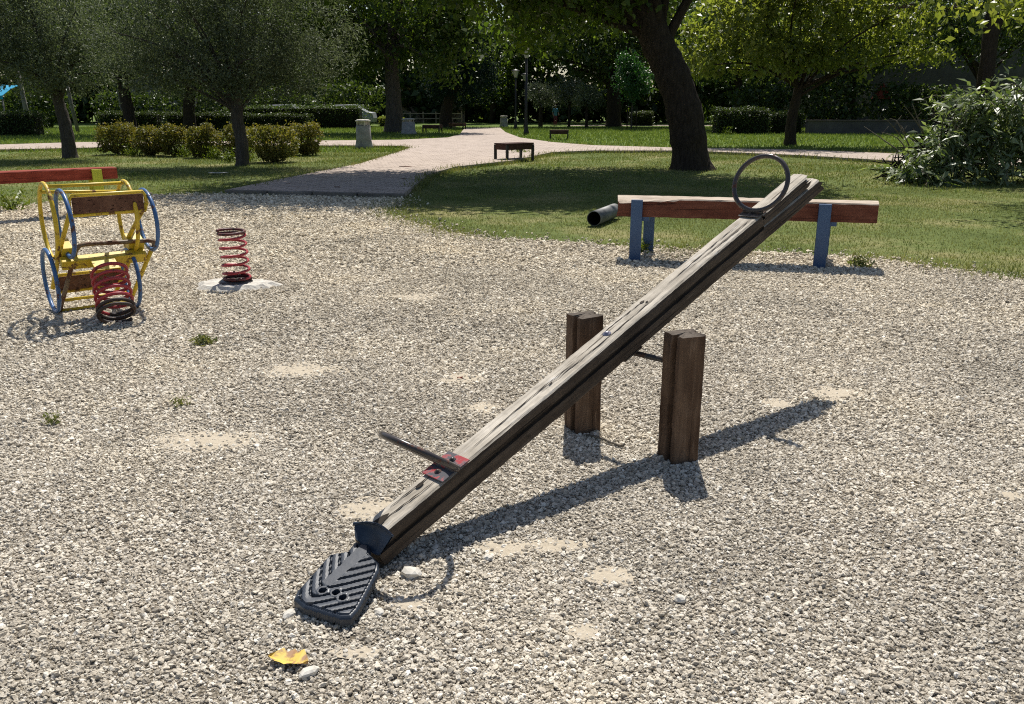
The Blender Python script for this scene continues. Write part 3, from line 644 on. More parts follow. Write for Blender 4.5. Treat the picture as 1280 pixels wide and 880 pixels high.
# rubber seat pad lying off the low end, chevron ribs
def rubber_pad():
    out = [(-.54, 2.539, .13), (-.557, 2.496, .118), (-.616, 2.488, .104), (-.632, 2.459, .094), (-.692, 2.332, .05), (-.694, 2.296, .044), (-.653, 2.254, .04), (-.53, 2.2, .04), (-.493, 2.2, .04), (-.478, 2.229, .043), (-.436, 2.398, .068), (-.439, 2.435, .075), (-.474, 2.474, .088), (-.48, 2.518, .105)]
    c0 = Vector((-.601, 2.345, 0)); dirv = Vector((.57, .82, 0)).normalized(); per = Vector((dirv.y, -dirv.x, 0)); lean = Vector((.10, .33, 0)).normalized()
    # plane through the outline: height grows along dirv
    def pl(x, y): return .042 + .085 * max(0.0, ((Vector((x, y, 0)) - Vector((-.53, 2.2, 0))).dot(lean)) / .36) ** 1.3
    poly = [(x, y) for x, y, z in out]; g = .0034; xs = np.arange(-.72, -.41, g); ys = np.arange(2.18, 2.57, g)
    X, Y = np.meshgrid(xs, ys); P = np.stack([X.ravel(), Y.ravel()], 1); ins = inpoly(P, poly)
    # distance to outline for a rounded rim
    D = np.full(len(P), 9.0)
    for i in range(len(poly)):
        a = np.array(poly[i]); b = np.array(poly[(i + 1) % len(poly)]); ab = b - a; t_ = np.clip(((P - a) @ ab) / (ab @ ab), 0, 1); D = np.minimum(D, np.linalg.norm(P - a - t_[:, None] * ab, axis=1))
    rel = P - np.array([c0.x, c0.y]); v_ = rel @ np.array([dirv.x, dirv.y]); u_ = rel @ np.array([per.x, per.y])
    ch = v_ - 1.22 * (np.sqrt(u_ ** 2 + .020 ** 2)) ; fr = (ch / .043) % 1.0
    rib = np.where(fr < .20, -.0065, .0035 - .003 * np.abs(fr - .6)); rib = np.where((fr > .20) & (fr < .30), .0055, rib)
    mid = (np.abs(u_) < .020 + .004 * (v_ > .1)) & (v_ > .0) ; rib = np.where(mid, .003, rib)
    rib = np.where(D < .012, -.001 - .010 * (1 - D / .012) ** 2, rib)
    holes = [(-.605, 2.318), (-.560, 2.306), (-.534, 2.282)]
    for (hx, hy) in holes:
        d = np.hypot(P[:, 0] - hx, P[:, 1] - hy); rib = np.where(d < .020, .004, rib); rib = np.where(d < .0115, -.020, rib)
    Z = np.array([pl(x, y) for x, y in P]) + rib
    idx = -np.ones(len(P), int); w_ = len(xs); vs = []; fs = []
    for i in np.nonzero(ins)[0]: idx[i] = len(vs); vs.append((P[i, 0], P[i, 1], Z[i]))
    edges = {}
    for r_ in range(len(ys) - 1):
        for c_ in range(w_ - 1):
            q = [r_ * w_ + c_, r_ * w_ + c_ + 1, (r_ + 1) * w_ + c_ + 1, (r_ + 1) * w_ + c_]; ids = [idx[k] for k in q if idx[k] >= 0]
            if len(ids) >= 3:
                fs.append(tuple(ids))
                for k in range(len(ids)):
                    e = (ids[k], ids[(k + 1) % len(ids)]); edges[e] = 1
    rim = [e for e in edges if (e[1], e[0]) not in edges]; low = {}
    for e in rim:
        for i in e:
            if i not in low: low[i] = len(vs); x, y, z = vs[i]; vs.append((x, y, max(.003, z - .020)))
    for (a, b) in rim: fs.append((b, a, low[a], low[b]))
    mb = MB(); mb.add(vs, fs, 0, False)
    pad = mb.build('rubber_seat', M['rubber'], saw)
    # curled neck flap standing against the plank end
    mb = MB(); nu, nv = 26, 10; vs = []; fs = []
    pL = Vector((-.545, 2.555, .165)); pR = Vector((-.395, 2.445, .180)); bL = Vector((-.530, 2.520, .128)); bR = Vector((-.435, 2.445, .112))
    for th in (0, 1):
        for i in range(nu + 1):
            f = i / nu; top = pL.lerp(pR, f); bot = bL.lerp(bR, f); bul = math.sin(math.pi * f)
            for j in range(nv + 1):
                g_ = j / nv; q = bot.lerp(top, g_ ** .9); back = Vector((.10, .33, 0)).normalized()
                q = q + back * (.022 * bul + .020 * g_ * g_ - .006 * th) + Vector((0, 0, -.035 * (1 - g_) * bul + .012 * bul * g_ + .006 * th))
                if g_ > .86: q = q - back * (.016 * (g_ - .86) / .14)
                vs.append(q)
    n_ = (nu + 1) * (nv + 1)
    for th in (0, 1):
        for i in range(nu):
            for j in range(nv):
                a = th * n_ + i * (nv + 1) + j; q = (a, a + nv + 1, a + nv + 2, a + 1); fs.append(q if th else q[::-1])
    for i in range(nu):
        a = i * (nv + 1) + nv; fs.append((a, a + nv + 1, n_ + a + nv + 1, n_ + a))
        a = i * (nv + 1); fs.append((a, n_ + a, n_ + a + nv + 1, a + nv + 1))
    mb.add(vs, fs, 0, True); mb.tube([vs[i * (nv + 1) + nv] for i in range(nu + 1)], [.0045 + .002 * (i < 3) for i in range(nu + 1)], 8)
    mb.build('neck_flap', M['rubber_blue'], pad, origin=parent_world(saw))
rubber_pad()

# ------------------------------------------------------------------ toppled spring rocker
def rocker():
    root = thing('spring_rocker', (-3.1, 6.2, 0), 'toppled yellow spring rocker with blue hoops, brown boards and red spring', 'playground rocker')
    # the frame has tipped forward: u across, v towards its back, z up along the tilted frame
    O = Vector((-3.50, 6.22, .022)); th = R(39); ph = R(24); U = Vector((math.cos(th), math.sin(th), 0)); V0 = Vector((-math.sin(th), math.cos(th), 0)); Z0 = Vector((0, 0, 1))
    V = V0 * math.cos(ph) + Z0 * math.sin(ph); Z = Z0 * math.cos(ph) - V0 * math.sin(ph)
    def q(u, v, z): return O + U * u + V * v + Z * z
    def tube(name, pts, r_, m_, closed=False, n=9):
        mb = MB(); mb.tube([q(*p_) for p_ in pts], r_, n, closed); return mb.build(name, m_, root)
    def hoop(u, v, z, rv, rz, m_):
        n = 44; tube('hoop', [(u, v + rv * math.cos(2 * math.pi * i / n), z + rz * math.sin(2 * math.pi * i / n)) for i in range(n)], .0155, m_, True, 10)
    hoop(.085, .03, .735, .25, .24, M['bluepaint']); hoop(.665, .04, .71, .245, .225, M['bluepaint'])
    hoop(.015, .21, .66, .25, .285, M['yellow']); hoop(.56, .17, .67, .25, .28, M['yellow'])
    hoop(-.02, .10, .21, .24, .235, M['bluepaint']); hoop(.525, -.03, .24, .22, .225, M['bluepaint'])
    tube('cross_bar', [(.02, .27, .915), (.30, .27, .913), (.56, .27, .912)], .0135, M['yellow'])
    tube('cross_bar', [(.01, .40, .80), (.20, .40, .79), (.56, .36, .79)], .0125, M['yellow'])
    rmx = Matrix((U, V, Z)).transposed()
    mb = MB(); mb.box(q(.325, -.05, .45), (.60, .075, .075), rmx, bev=.006); mb.build('main_beam', M['yellow'], root)
    mb = MB(); mb.box(q(.575, .07, .485), (.115, .14, .12), rmx, bev=.006); mb.build('end_box', M['yellow'], root)
    mb = MB(); mb.box(q(.085, .07, .48), (.08, .14, .13), rmx, bev=.006); mb.build('end_box', M['yellow'], root)
    mb = MB(); mb.box(q(.30, -.15, .47), (.17, .17, .03), rmx, bev=.004); mb.build('spring_mount', M['yellow'], root)
    tube('front_frame', spline([(.008, 0, -.01), (.07, 0, .23), (.13, 0, .47), (.152, 0, .535), (.205, 0, .565), (.44, 0, .556), (.665, 0, .545), (.705, 0, .51), (.69, 0, .46)], 5), .0165, M['browntube'])
    tube('strut', [(.69, 0, .47), (.61, 0, .24), (.529, 0, .005)], .0165, M['yellow'])
    tube('strut', [(.122, .02, .84), (.045, .05, .51), (-.02, .05, .17)], .0165, M['yellow'])
    tube('strut', [(.645, .0, .88), (.55, .07, .58), (.53, .08, .52)], .0165, M['yellow'])
    tube('strut', [(.56, .05, .42), (.49, .05, .22), (.43, .05, .06)], .0165, M['yellow'])
    tube('cross_bar', [(.03, .02, .07), (.28, .02, .07), (.50, .02, .07)], .0125, M['yellow'])
    tube('cross_bar', [(.015, 0, -.01), (.28, 0, -.012), (.525, 0, -.004)], .0135, M['yellow'])
    def seat(u0, u1, za, zb, va, vb):
        c = q((u0 + u1) / 2, (va + vb) / 2, (za + zb) / 2); tl = math.atan2(vb - va, zb - za); rr = rmx @ Matrix.Rotation(-tl, 3, 'X')
        mb = MB(); mb.box(c, (u1 - u0, .022, math.hypot(vb - va, zb - za)), rr, bev=.004); s_ = mb.build('seat', M['seatwood'], root)
        pts = [(u0 - .012, va, za - .012), (u1 + .012, va, za - .012), (u1 + .02, va * .7 + vb * .3, za * .7 + zb * .3), (u1 + .02, va * .2 + vb * .8, za * .2 + zb * .8), (u1, vb, zb + .018), (u0, vb, zb + .018), (u0 - .02, va * .2 + vb * .8, za * .2 + zb * .8), (u0 - .02, va * .7 + vb * .3, za * .7 + zb * .3)]
        mb = MB(); mb.tube([q(*p_) for p_ in pts], .0135, 8, True); mb.build('seat_frame', M['yellow'], s_, origin=parent_world(root))
    seat(.135, .625, .835, .945, -.01, .03)
    seat(.055, .51, .07, .17, .15, .19)
    # spring, red with a rusted black foot
    top = q(.305, -.235, .485); foot = Vector((-2.872, 5.85, .075)); d = (foot - top).normalized(); e1 = d.cross(Vector((1, 0, 0))).normalized(); e2 = d.cross(e1)
    def coil(name, f0, f1, t0, t1, rt, m_):
        n = int((t1 - t0) * 24); mb = MB(); pts = []
        for i in range(n + 1):
            f = i / n; a_ = 2 * math.pi * (t0 + (t1 - t0) * f) + 2.4; pts.append(top.lerp(foot, f0 + (f1 - f0) * f) + (e1 * math.cos(a_) + e2 * math.sin(a_)) * .122)
        mb.tube(pts, rt, 8); mb.build(name, m_, root)
    coil('spring', 0.0, .80, 0, 5.0, .0125, M['redspring'])
    coil('spring_foot', .80, 1.0, 5.0, 7.2, .0135, M['blackspring'])
rocker()

# ------------------------------------------------------------------ bare coil spring on its footing
c = Vector((-2.46, 7.25, 0)); root = thing('coil_spring', c, 'bare upright red coil spring left on a broken concrete footing', 'spring')
mb = MB(); n = 160; turns = 7.6; pts = []
for i in range(n + 1):
    f = i / n; z = .06 + .40 * (f if f < .86 else .86 + (f - .86) * .35) if f > .12 else .06 + .40 * f * .45
    z = .055 + (.015 * f / .14 if f < .14 else .015 + (.375 * (f - .14) / .66 if f < .80 else .375 + .045 * (f - .80) / .20))
    a = 2 * math.pi * turns * f; pts.append((c.x + .112 * math.cos(a) + .02 * (1 - f), c.y + .112 * math.sin(a), z))
k = int(n * .82); mb.tube(pts[int(n * .12):k + 1], .0115, 8); mb.build('coil', M['redspring'], root)
mb = MB(); mb.tube(pts[k:], .0125, 8); mb.build('end_coil', M['darkredspring'], root); mb = MB(); mb.tube(pts[:int(n * .12) + 1], .014, 8); mb.build('end_coil', M['darkredspring'], root)
mb = MB(); rnd = random.Random(8)
mb.lathe([(.155, 0), (.15, .03), (.12, .052), (.001, .056)], (c.x, c.y, 0), 18); mb.tube([(c.x + .01, c.y - .02, .05), (c.x + .012, c.y - .03, .10), (c.x + .002, c.y - .035, .13)], .010, 6); mb.build('base_plate', M['iron'], root)
mb = MB(); k = 40; vs = [(c.x, c.y, .024)]
for ring in (.78, 1.0):
    for j in range(k):
        a = 2 * math.pi * j / k; q = .92 + .10 * math.sin(3 * a + 1) + .05 * math.sin(7 * a) + rnd.uniform(-.04, .04)
        vs.append((c.x + .01 + .42 * ring * q * math.cos(a), c.y - .05 + .25 * ring * q * math.sin(a), (.034 + rnd.uniform(-.005, .006)) if ring < 1 else -.004))
fs = [(0, 1 + j, 1 + (j + 1) % k) for j in range(k)] + [(1 + j, 1 + k + j, 1 + k + (j + 1) % k, 1 + (j + 1) % k) for j in range(k)]
mb.add(vs, fs); mb.build('footing', M['paleconc'], root)

# ------------------------------------------------------------------ balance beams
def beam(name, label, a, b, depth, thick_, ztop, sidem, topm, legm, legs, legw=.105, split=False, back=(0, 0)):
    a = Vector(a); b = Vector(b); L = (b - a).length; hd = math.atan2(b.y - a.y, b.x - a.x); mid = (a + b) / 2
    root = thing(name, (mid.x, mid.y, 0), label, 'balance beam')
    U = Vector((math.cos(hd), math.sin(hd), 0)); V = Vector((-math.sin(hd), math.cos(hd), 0))
    mb = MB(); ns = 40; rr = random.Random(4); prof = [(0, 0), (0, thick_ - .012), (.010, thick_), (depth - .01, thick_), (depth, thick_ - .01), (depth, 0)]
    k = len(prof)
    for i in range(ns + 1):
        s_ = L * i / ns
        for j, (y, z) in enumerate(prof):
            dz = rr.uniform(-.002, .002); dy = rr.uniform(-.002, .002)
            if split and i == ns: dy += 0; mb_sk = .16 * y
            else: mb_sk = 0.0
            if split and s_ < .62 and j in (1, 2): dz -= .035 * (1 - s_ / .62) + rr.uniform(0, .012); dy += .03 * (j == 2) * (1 - s_ / .62)
            mb.v.append((s_ + mb_sk + (rr.uniform(-.03, .03) if split and i == 0 else 0), y + dy, z + dz))
    for i in range(ns):
        for j in range(k):
            j2 = (j + 1) % k; mb.f.append((i * k + j, (i + 1) * k + j, (i + 1) * k + j2, i * k + j2)); mb.mi.append(1 if j in (1, 2, 3) else 0); mb.sm.append(False)
    mb.f.append(tuple(range(k))); mb.mi.append(0); mb.sm.append(False); mb.f.append(tuple(ns * k + j for j in range(k - 1, -1, -1))); mb.mi.append(0); mb.sm.append(False)
    mm = Matrix.Translation((a.x, a.y, ztop - thick_)) @ Matrix.Rotation(hd, 4, 'Z')
    mb.build('beam', [sidem, topm], root, matrix=mm)
    rmx = Matrix.Rotation(hd, 3, 'Z')
    for s_ in legs:
        for v in (-.022, depth + .022):
            mb = MB(); p_ = a + U * (s_ + (back[0] if v > 0 else 0)) + V * (v + (back[1] if v > 0 else 0)); zt = (ztop - .012) if v < 0 or not back[1] else ztop - thick_ - .03; mb.box((p_.x, p_.y, zt / 2 - .03), (legw, .04, zt + .06), rmx, bev=.004)
            mb.build('leg', legm, root)
        mb = MB(); p_ = a + U * (s_ + back[0] / 2) + V * ((depth + back[1]) / 2); mb.box((p_.x, p_.y, ztop - thick_ - .021), (.05 + back[0], depth + back[1], .04), rmx); mb.build('bracket', legm, root)
    return root
beam('balance_beam', 'long reddish brown timber balance beam with bleached top on blue legs', (1.07, 8.50, 0), (3.50, 7.97, 0), .30, .185, .632, M['redbeam'], M['beamtop'], M['blueleg'], (.20, 2.0), legw=.115, split=True, back=(.10, .24))
beam('balance_beam', 'bright red timber balance beam with lime green posts behind the yellow rocker', (-8.3, 10.35, 0), (-5.72, 12.25, 0), .30, .155, .66, M['brightred'], M['brightred'], M['limepost'], (.6, 2.93), legw=.13)

# ------------------------------------------------------------------ pipe, leaf, stones, weeds, twig
a = Vector((1.075, 10.90, .105)); b = Vector((1.44, 11.75, .105)); root = thing('pipe', (a.x, a.y, 0), 'grey plastic pipe lying on the grass beside the blue-legged beam', 'pipe')
mb = MB(); d = (b - a).normalized(); s_ = Vector((0, 0, 1)).cross(d).normalized(); u_ = d.cross(s_); n = 24
vs = []; fs = []
for (r_, p_) in ((.098, b), (.098, a), (.090, a), (.090, b)):
    for j in range(n): vs.append(p_ + s_ * r_ * math.cos(2 * math.pi * j / n) + u_ * r_ * math.sin(2 * math.pi * j / n))
for i in range(3):
    for j in range(n): fs.append((i * n + j, i * n + (j + 1) % n, (i + 1) * n + (j + 1) % n, (i + 1) * n + j))
mb.add(vs[:3 * n], fs[:2 * n], 0, True); mb.build('pipe_wall', M['pipe'], root)
mb = MB(); mb.add(vs[2 * n:], [(j, (j + 1) % n, n + (j + 1) % n, n + j) for j in range(n)], 0, True); mb.build('bore', M['pipein'], root)

mb = MB(); lc = Vector((-.645, 2.03, .014)); hd = R(-12); k = 9; vs = []; fs = []
outl = [0, .016, .03, .024, .036, .026, .034, .02, .004]
for i in range(k):
    x = -.062 + .124 * i / (k - 1)
    for sg in (-1, 0, 1):
        y = sg * outl[i] * (1 + .3 * sg); z = .006 * (abs(sg)) * (1 if i % 2 else 1.5) + .003 * math.sin(i * 1.3)
        vs.append((lc.x + x * math.cos(hd) - y * math.sin(hd), lc.y + x * math.sin(hd) + y * math.cos(hd), lc.z + z))
for i in range(k - 1):
    for j in (0, 1): fs.append((i * 3 + j, (i + 1) * 3 + j, (i + 1) * 3 + j + 1, i * 3 + j + 1))
mb.add(vs, fs); o = mb.build('fallen_leaf', M['yleaf'], origin=(lc.x, lc.y, 0)); tag(o, 'curled yellow and brown fallen leaf lying on the gravel', 'leaf')

def flake(x, y, z, r_, name, label, cat, material, seed):
    rr = random.Random(seed); a0 = rr.uniform(0, 6); vs = [(x, y, z + .012)]; k = 9
    for j in range(k):
        a = a0 + 2 * math.pi * j / k; q_ = r_ * (1.5 if j in (0, 4) else 1) * rr.uniform(.7, 1.15); vs.append((x + q_ * math.cos(a), y + .6 * q_ * math.sin(a), z + rr.uniform(0, .016)))
    mb = MB(); mb.add(vs, [(0, 1 + j, 1 + (j + 1) % k) for j in range(k)]); tag(mb.build(name, material, origin=(x, y, 0)), label, cat)
flake(-.305, 4.60, .006, .016, 'petal', 'tiny red petal on the gravel left of the seesaw', 'petal', M['orange'], 1)
flake(-2.62, 20.6, .078, .16, 'dead_leaf', 'curled brown dead leaf on the paving in the middle of the path', 'leaf', M['seatwood'], 2)
flake(.55, 24.9, .08, .07, 'dead_leaf', 'small dark dead leaf on the paving beyond the near bench', 'leaf', M['seatwood'], 3)
for k_, (x, y) in enumerate(((-4.3, 16.1), (-3.2, 15.4), (-2.2, 17.2))): flake(x, y, .078, .05, 'dead_leaf', ('small brown dead leaf at the left side of the shaded paving', 'small brown dead leaf near the kerb at the end of the paving', 'small brown dead leaf at the right side of the shaded paving')[k_], 'leaf', M['seatwood'], 10 + k_)
flake(-6.75, 19.4, .02, .22, 'paper', 'scrap of pale paper on the grass right of the olive trunk', 'paper', M['whitestone'], 4)

def stone(x, y, r_, label, seed, el=1.3):
    bm = bmesh.new(); bmesh.ops.create_icosphere(bm, subdivisions=2, radius=1); rr = random.Random(seed); a = rr.uniform(0, 3)
    for v in bm.verts:
        f = 1 + rr.uniform(-.16, .16); v.co = Vector((v.co.x * el * f, v.co.y * f, v.co.z * .72 * f)) * r_
    bmesh.ops.rotate(bm, verts=bm.verts, matrix=Matrix.Rotation(a, 3, 'Z'))
    me = bpy.data.meshes.new('stone'); bm.to_mesh(me); bm.free(); me.materials.append(M['whitestone'])
    o = bpy.data.objects.new('stone', me); COL.objects.link(o); o.location = (x, y, r_ * .5); tag(o, label, 'stone', 'pale stones larger than the gravel')
stone(.545, 2.345, .0185, 'large pale stone standing alone right of the sandy patches', 1, 1.15)
stone(-.345, 2.495, .026, 'broad pale stone inside the shadow ring beside the seesaw low end', 2, 1.5)
stone(-.085, 2.605, .015, 'small white stone at the edge of the seesaw shadow', 3)
stone(-.575, 1.985, .018, 'flat pale stone touching the yellow fallen leaf', 4, 1.7)
stone(-.42, 2.275, .016, 'white stone close to the right tip of the rubber seat', 6, 1.2)
stone(-.70, 2.265, .017, 'pale stone at the left foot of the rubber seat', 7, 1.5)

def weed(x, y, r_, n, size, label, seed, h=.05, group='weeds growing in the gravel', m_='weed'):
    rng = np.random.default_rng(seed); rnd = random.Random(seed); root = thing('weed', (x, y, 0), label, 'weed', group)
    P = np.stack([np.clip(rng.normal(0, r_ * .45, n), -r_, r_), np.clip(rng.normal(0, r_ * .45, n), -r_, r_), np.clip(np.abs(rng.normal(0, h * .5, n)), 0, h) + .01], 1)
    leaves('leaves', P + np.array([x, y, 0]), size, .3, M[m_], root, (x, y, 0), -.6, .3, rng)
    mb = MB()
    for k in range(7):
        a = rnd.uniform(0, 6.28); q_ = r_ * rnd.uniform(.3, .8); mb.tube([(x, y, 0), (x + .4 * q_ * math.cos(a), y + .4 * q_ * math.sin(a), h * .4), (x + q_ * math.cos(a), y + q_ * math.sin(a), h * .9)], [.03 * h, .024 * h, .01 * h], 5)
    mb.build('stems', M[m_], root)
weed(-2.07, 5.35, .08, 130, .045, 'low olive weed tuft in the gravel in front of the yellow rocker', 1, m_='grass_dry')
weed(-2.32, 3.90, .05, 50, .03, 'small weed tuft nearest the left edge of the gravel', 2, m_='grass_dry')
weed(-1.77, 4.16, .05, 40, .03, 'tiny weed tuft in the gravel between the left edge and the seesaw', 3, m_='grass_dry')
weed(1.40, 8.95, .12, 120, .06, 'leafy weed at the foot of the left blue legs of the beam', 4, .13, 'weeds by the lawn edge')
weed(3.45, 8.10, .12, 110, .07, 'dry grass tuft at the foot of the right blue legs of the beam', 5, .10, 'weeds by the lawn edge', 'grass_dry')
weed(-7.55, 12.6, .30, 160, .09, 'dark leafy weed under the red beam at the gravel edge', 6, .28, 'weeds by the lawn edge')
weed(-7.75, 23.3, .22, 110, .10, 'small sapling weed beside the right olive trunk', 7, .35, 'weeds by the lawn edge')
weed(.25, 27.0, .45, 220, .10, 'pale green weed patch at the corner of the right path', 8, .30, 'weeds by the lawn edge')
mb = MB(); mb.tube(spline([(.36, 3.73, .012), (.42, 3.68, .018), (.50, 3.60, .012), (.53, 3.60, .02)], 4), [.006] * 13, 6); o = mb.build('twig', M['twig'], origin=(.45, 3.65, 0)); tag(o, 'short dry twig on the gravel between the seesaw posts', 'twig')

# ------------------------------------------------------------------ small park benches, bins, lamps
def park_bench(x, y, hd, L, dep, zt, label, apron=.13):
    root = thing('park_bench', (x, y, 0), label, 'bench', 'backless dark benches in the park'); rmx = Matrix.Rotation(hd, 3, 'Z')
    def q(u, v, z): return rmx @ Vector((u, v, z)) + Vector((x, y, 0))
    mb = MB()
    for i in range(4): mb.box(q(0, (i - 1.5) * dep / 4, zt - .02), (L, dep / 4 - .015, .04), rmx, bev=.004)
    mb.build('seat', M['darkbench'], root)
    mb = MB()
    for sg in (-1, 1): mb.box(q(0, sg * (dep / 2 - .025), zt - .045 - apron / 2), (L * .98, .04, apron), rmx)
    for sg in (-1, 1): mb.box(q(sg * (L / 2 - .03), 0, zt - .045 - apron / 2), (.04, dep - .10, apron), rmx)
    mb.build('apron', M['darkbench'], root)
    for su in (-1, 1):
        for sv in (-1, 1):
            mb = MB(); mb.box(q(su * (L / 2 - .035), sv * (dep / 2 - .02), (zt - .045) / 2), (.06, .06, zt - .045), rmx); mb.build('leg', M['black'], root)
park_bench(.06, 23.75, R(40), 1.0, .55, .50, 'dark backless bench on the paving edge, nearest to the playground')
park_bench(2.1, 38.2, R(-4), .85, .55, .42, 'dark backless bench alone on the green lawn beyond the right path')
park_bench(-4.36, 47.0, R(-15), 1.0, .5, .42, 'dark backless bench on the shaded lawn right of the big trunk')
park_bench(-3.3, 51.5, R(-15), 1.0, .5, .42, 'farthest dark bench, half hidden beside the paved path')
def bin_(x, y, h, r_, label):
    root = thing('litter_bin', (x, y, 0), label, 'litter bin', 'concrete litter bins along the paths')
    mb = MB(); mb.lathe([(r_ * 1.22, 0), (r_ * 1.15, h * .10), (r_, h * .28), (r_ * .93, h * .78), (r_ * .90, h * .79)], (x, y, 0), 20); mb.build('body', M['concrete'], root)
    mb = MB()
    for k in range(4):
        a = k * math.pi / 2 + .4; mb.box((x + r_ * .76 * math.cos(a), y + r_ * .76 * math.sin(a), h * .86), (.05, .05, h * .14), Matrix.Rotation(a, 3, 'Z'))
    mb.lathe([(r_ * .3, h * .785), (r_ * .6, h * .80), (r_ * .6, h * .92)], (x, y, 0), 14); mb.build('cage', M['paleconc'], root)
    mb = MB(); mb.lathe([(r_ * .98, h * .93), (r_ * 1.0, h * .97), (r_ * .7, h), (.001, h * 1.01)], (x, y, 0), 20); mb.build('lid', M['paleconc'], root)
bin_(-5.33, 30.75, 1.0, .275, 'tall rough concrete litter bin at the path corner, nearest one')
bin_(-5.38, 44.6, .80, .36, 'grey concrete litter bin next to the big tree trunk')
bin_(-.55, 58.0, .75, .26, 'small pale litter bin at the far end of the paved path')
def lamp(x, y, h, label, r_=.045):
    root = thing('street_lamp', (x, y, 0), label, 'street lamp', 'black lamp posts beside the path')
    mb = MB(); mb.lathe([(r_ * 2.6, 0), (r_ * 2.4, .12), (r_ * 1.5, .35), (r_ * 1.1, .9), (r_, 1.0), (r_ * .8, h - .45)], (x, y, 0), 12); mb.build('pole', M['black'], root)
    hd = MB(); hd.lathe([(.06, h - .45), (.10, h - .42), (.19, h - .10), (.20, h - .08)], (x, y, 0), 12); b_ = hd.build('lantern', M['lampglass'], root)
    mb = MB(); mb.lathe([(.26, h - .075), (.25, h - .05), (.12, h - .0), (.03, h + .03), (.02, h + .08), (.001, h + .09)], (x, y, 0), 12); mb.build('lamp_cap', M['black'], root)
lamp(.74, 44.6, 4.2, 'taller looking black lamp post standing nearer, right of the path', .06)
lamp(.22, 52.9, 3.5, 'black lamp post behind the nearer lamp, close to the path edge', .05)
lamp(.85, 56.5, 3.4, 'slim black lamp post deepest in the shade behind the other two', .045)

# ------------------------------------------------------------------ shrubs and hedges
def shrub(x, y, rx, ry, h, label, seed, m_='shrub', n=4200, size=.075, group='round shrubs in a row by the olive trees'):
    rng = np.random.default_rng(seed); root = thing('shrub', (x, y, 0), label, 'shrub', group)
    d = unit(rng.normal(size=(n, 3))); r_ = np.where(rng.random((n, 1)) < .3, .3 + .5 * rng.random((n, 1)), .76 + .30 * rng.random((n, 1)) ** .8); P = d * r_
    sq = np.maximum(np.abs(P[:, 2:3]), .001); P[:, 2] = np.sign(P[:, 2]) * np.abs(P[:, 2]) ** .7
    P = P * (1 + .22 * (rng.random((n, 1)) < .06)); wob = 1 + .16 * np.sin(d[:, 0:1] * 5 + seed * 3) * np.sin(d[:, 2:3] * 4 + seed) + .10 * np.sin(d[:, 0:1] * 7 + seed) * np.cos(d[:, 1:2] * 6 + seed * 2) + .06 * np.sin(d[:, 2:3] * 11 + seed)
    taper = np.where(P[:, 2:3] < 0, 1 + .30 * P[:, 2:3], 1)
    P = np.stack([x + P[:, 0] * rx * wob[:, 0] * taper[:, 0], y + P[:, 1] * ry * wob[:, 0] * taper[:, 0], h * .52 + P[:, 2] * h * .5 * wob[:, 0]], 1); P = P[P[:, 2] > .02]
    leaves('foliage', P, size, .6, M[m_], root, (x, y, 0), -.2, .4, rng)
    mb = MB(); rnd = random.Random(seed)
    for k in range(14):
        a = rnd.uniform(0, 6.28); q = rnd.uniform(.3, .8); mb.tube(spline([(x + .1 * math.cos(a) * rx, y + .1 * math.sin(a) * ry, 0), (x + .4 * q * rx * math.cos(a), y + .4 * q * ry * math.sin(a), h * .4), (x + q * rx * math.cos(a), y + q * ry * math.sin(a), h * .82)], 3), [.016, .015, .013, .012, .01, .008, .006], 5)
    mb.build('stems', M['hedgecore'], root)
shrub(-12.45, 27.0, .66, .6, .92, 'wide brownish round shrub at the left end of the shrub row', 1, n=5200)
shrub(-11.15, 26.4, .50, .5, .84, 'second shrub of the row from its left end, sparse and brownish', 2)
shrub(-10.35, 26.1, .45, .45, .88, 'narrow greener shrub, third of the row from its left end', 3)
shrub(-9.2, 25.4, .48, .48, .90, 'upright shrub with pale top, middle of the shrub row', 4)
shrub(-8.0, 24.9, .50, .5, .90, 'shrub standing right behind the dark olive trunk', 5)
shrub(-6.55, 23.4, .66, .6, .94, 'largest dense shrub just right of the dark olive trunk', 6, n=5600)
shrub(-6.42, 26.6, .50, .5, .96, 'round shrub at the right end of the row, behind the largest one', 7)
for i, (x, y) in enumerate(((-11.7, 26.3), (-9.8, 25.6), (-8.65, 24.9), (-7.4, 23.6), (-6.9, 25.5))):
    weed(x, y, .45, 260, .10, ('yellow green weeds between the first two shrubs of the row', 'yellow green weeds under the middle shrubs of the row', 'yellow green weeds left of the dark olive trunk', 'yellow green weeds right at the dark olive trunk', 'yellow green weeds between the two shrubs at the right end')[i], 40 + i, .35, 'yellow green weeds among the shrubs')

def hedge(x0, x1, y, dep, h, label, seed, m_='hedge', n=None, size=.085, group='clipped hedges across the park'):
    rng = np.random.default_rng(seed); root = thing('hedge', ((x0 + x1) / 2, y, 0), label, 'hedge', group); w_ = x1 - x0
    n = n or int(min(7000, 420 * (w_ * h * 2 + w_ * dep)))
    P = rng.uniform(0, 1, (n, 3)); face = rng.random(n)
    P[face < .45, 1] = rng.uniform(-.06, .10, (face < .45).sum()); k = (face >= .45) & (face < .85); P[k, 2] = rng.uniform(.88, 1.06, k.sum())
    k = face > .93; P[k, 0] = rng.choice([-.02, 1.02], k.sum()) + rng.uniform(-.03, .03, k.sum())
    P = np.stack([x0 + P[:, 0] * w_, y + P[:, 1] * dep, P[:, 2] * h + .05 * np.sin(P[:, 0] * w_ * 3 + seed)], 1); P += rng.normal(0, .03, P.shape); P = P[P[:, 2] > .02]
    leaves('foliage', P, size, .6, M[m_], root, ((x0 + x1) / 2, y, 0), -.2, .5, rng)
    mb = MB(); mb.box(((x0 + x1) / 2, y + dep / 2, h * .46), (w_ * .94, dep * .8, h * .9), bev=.05); mb.build('twigs', M['hedgecore'], root)
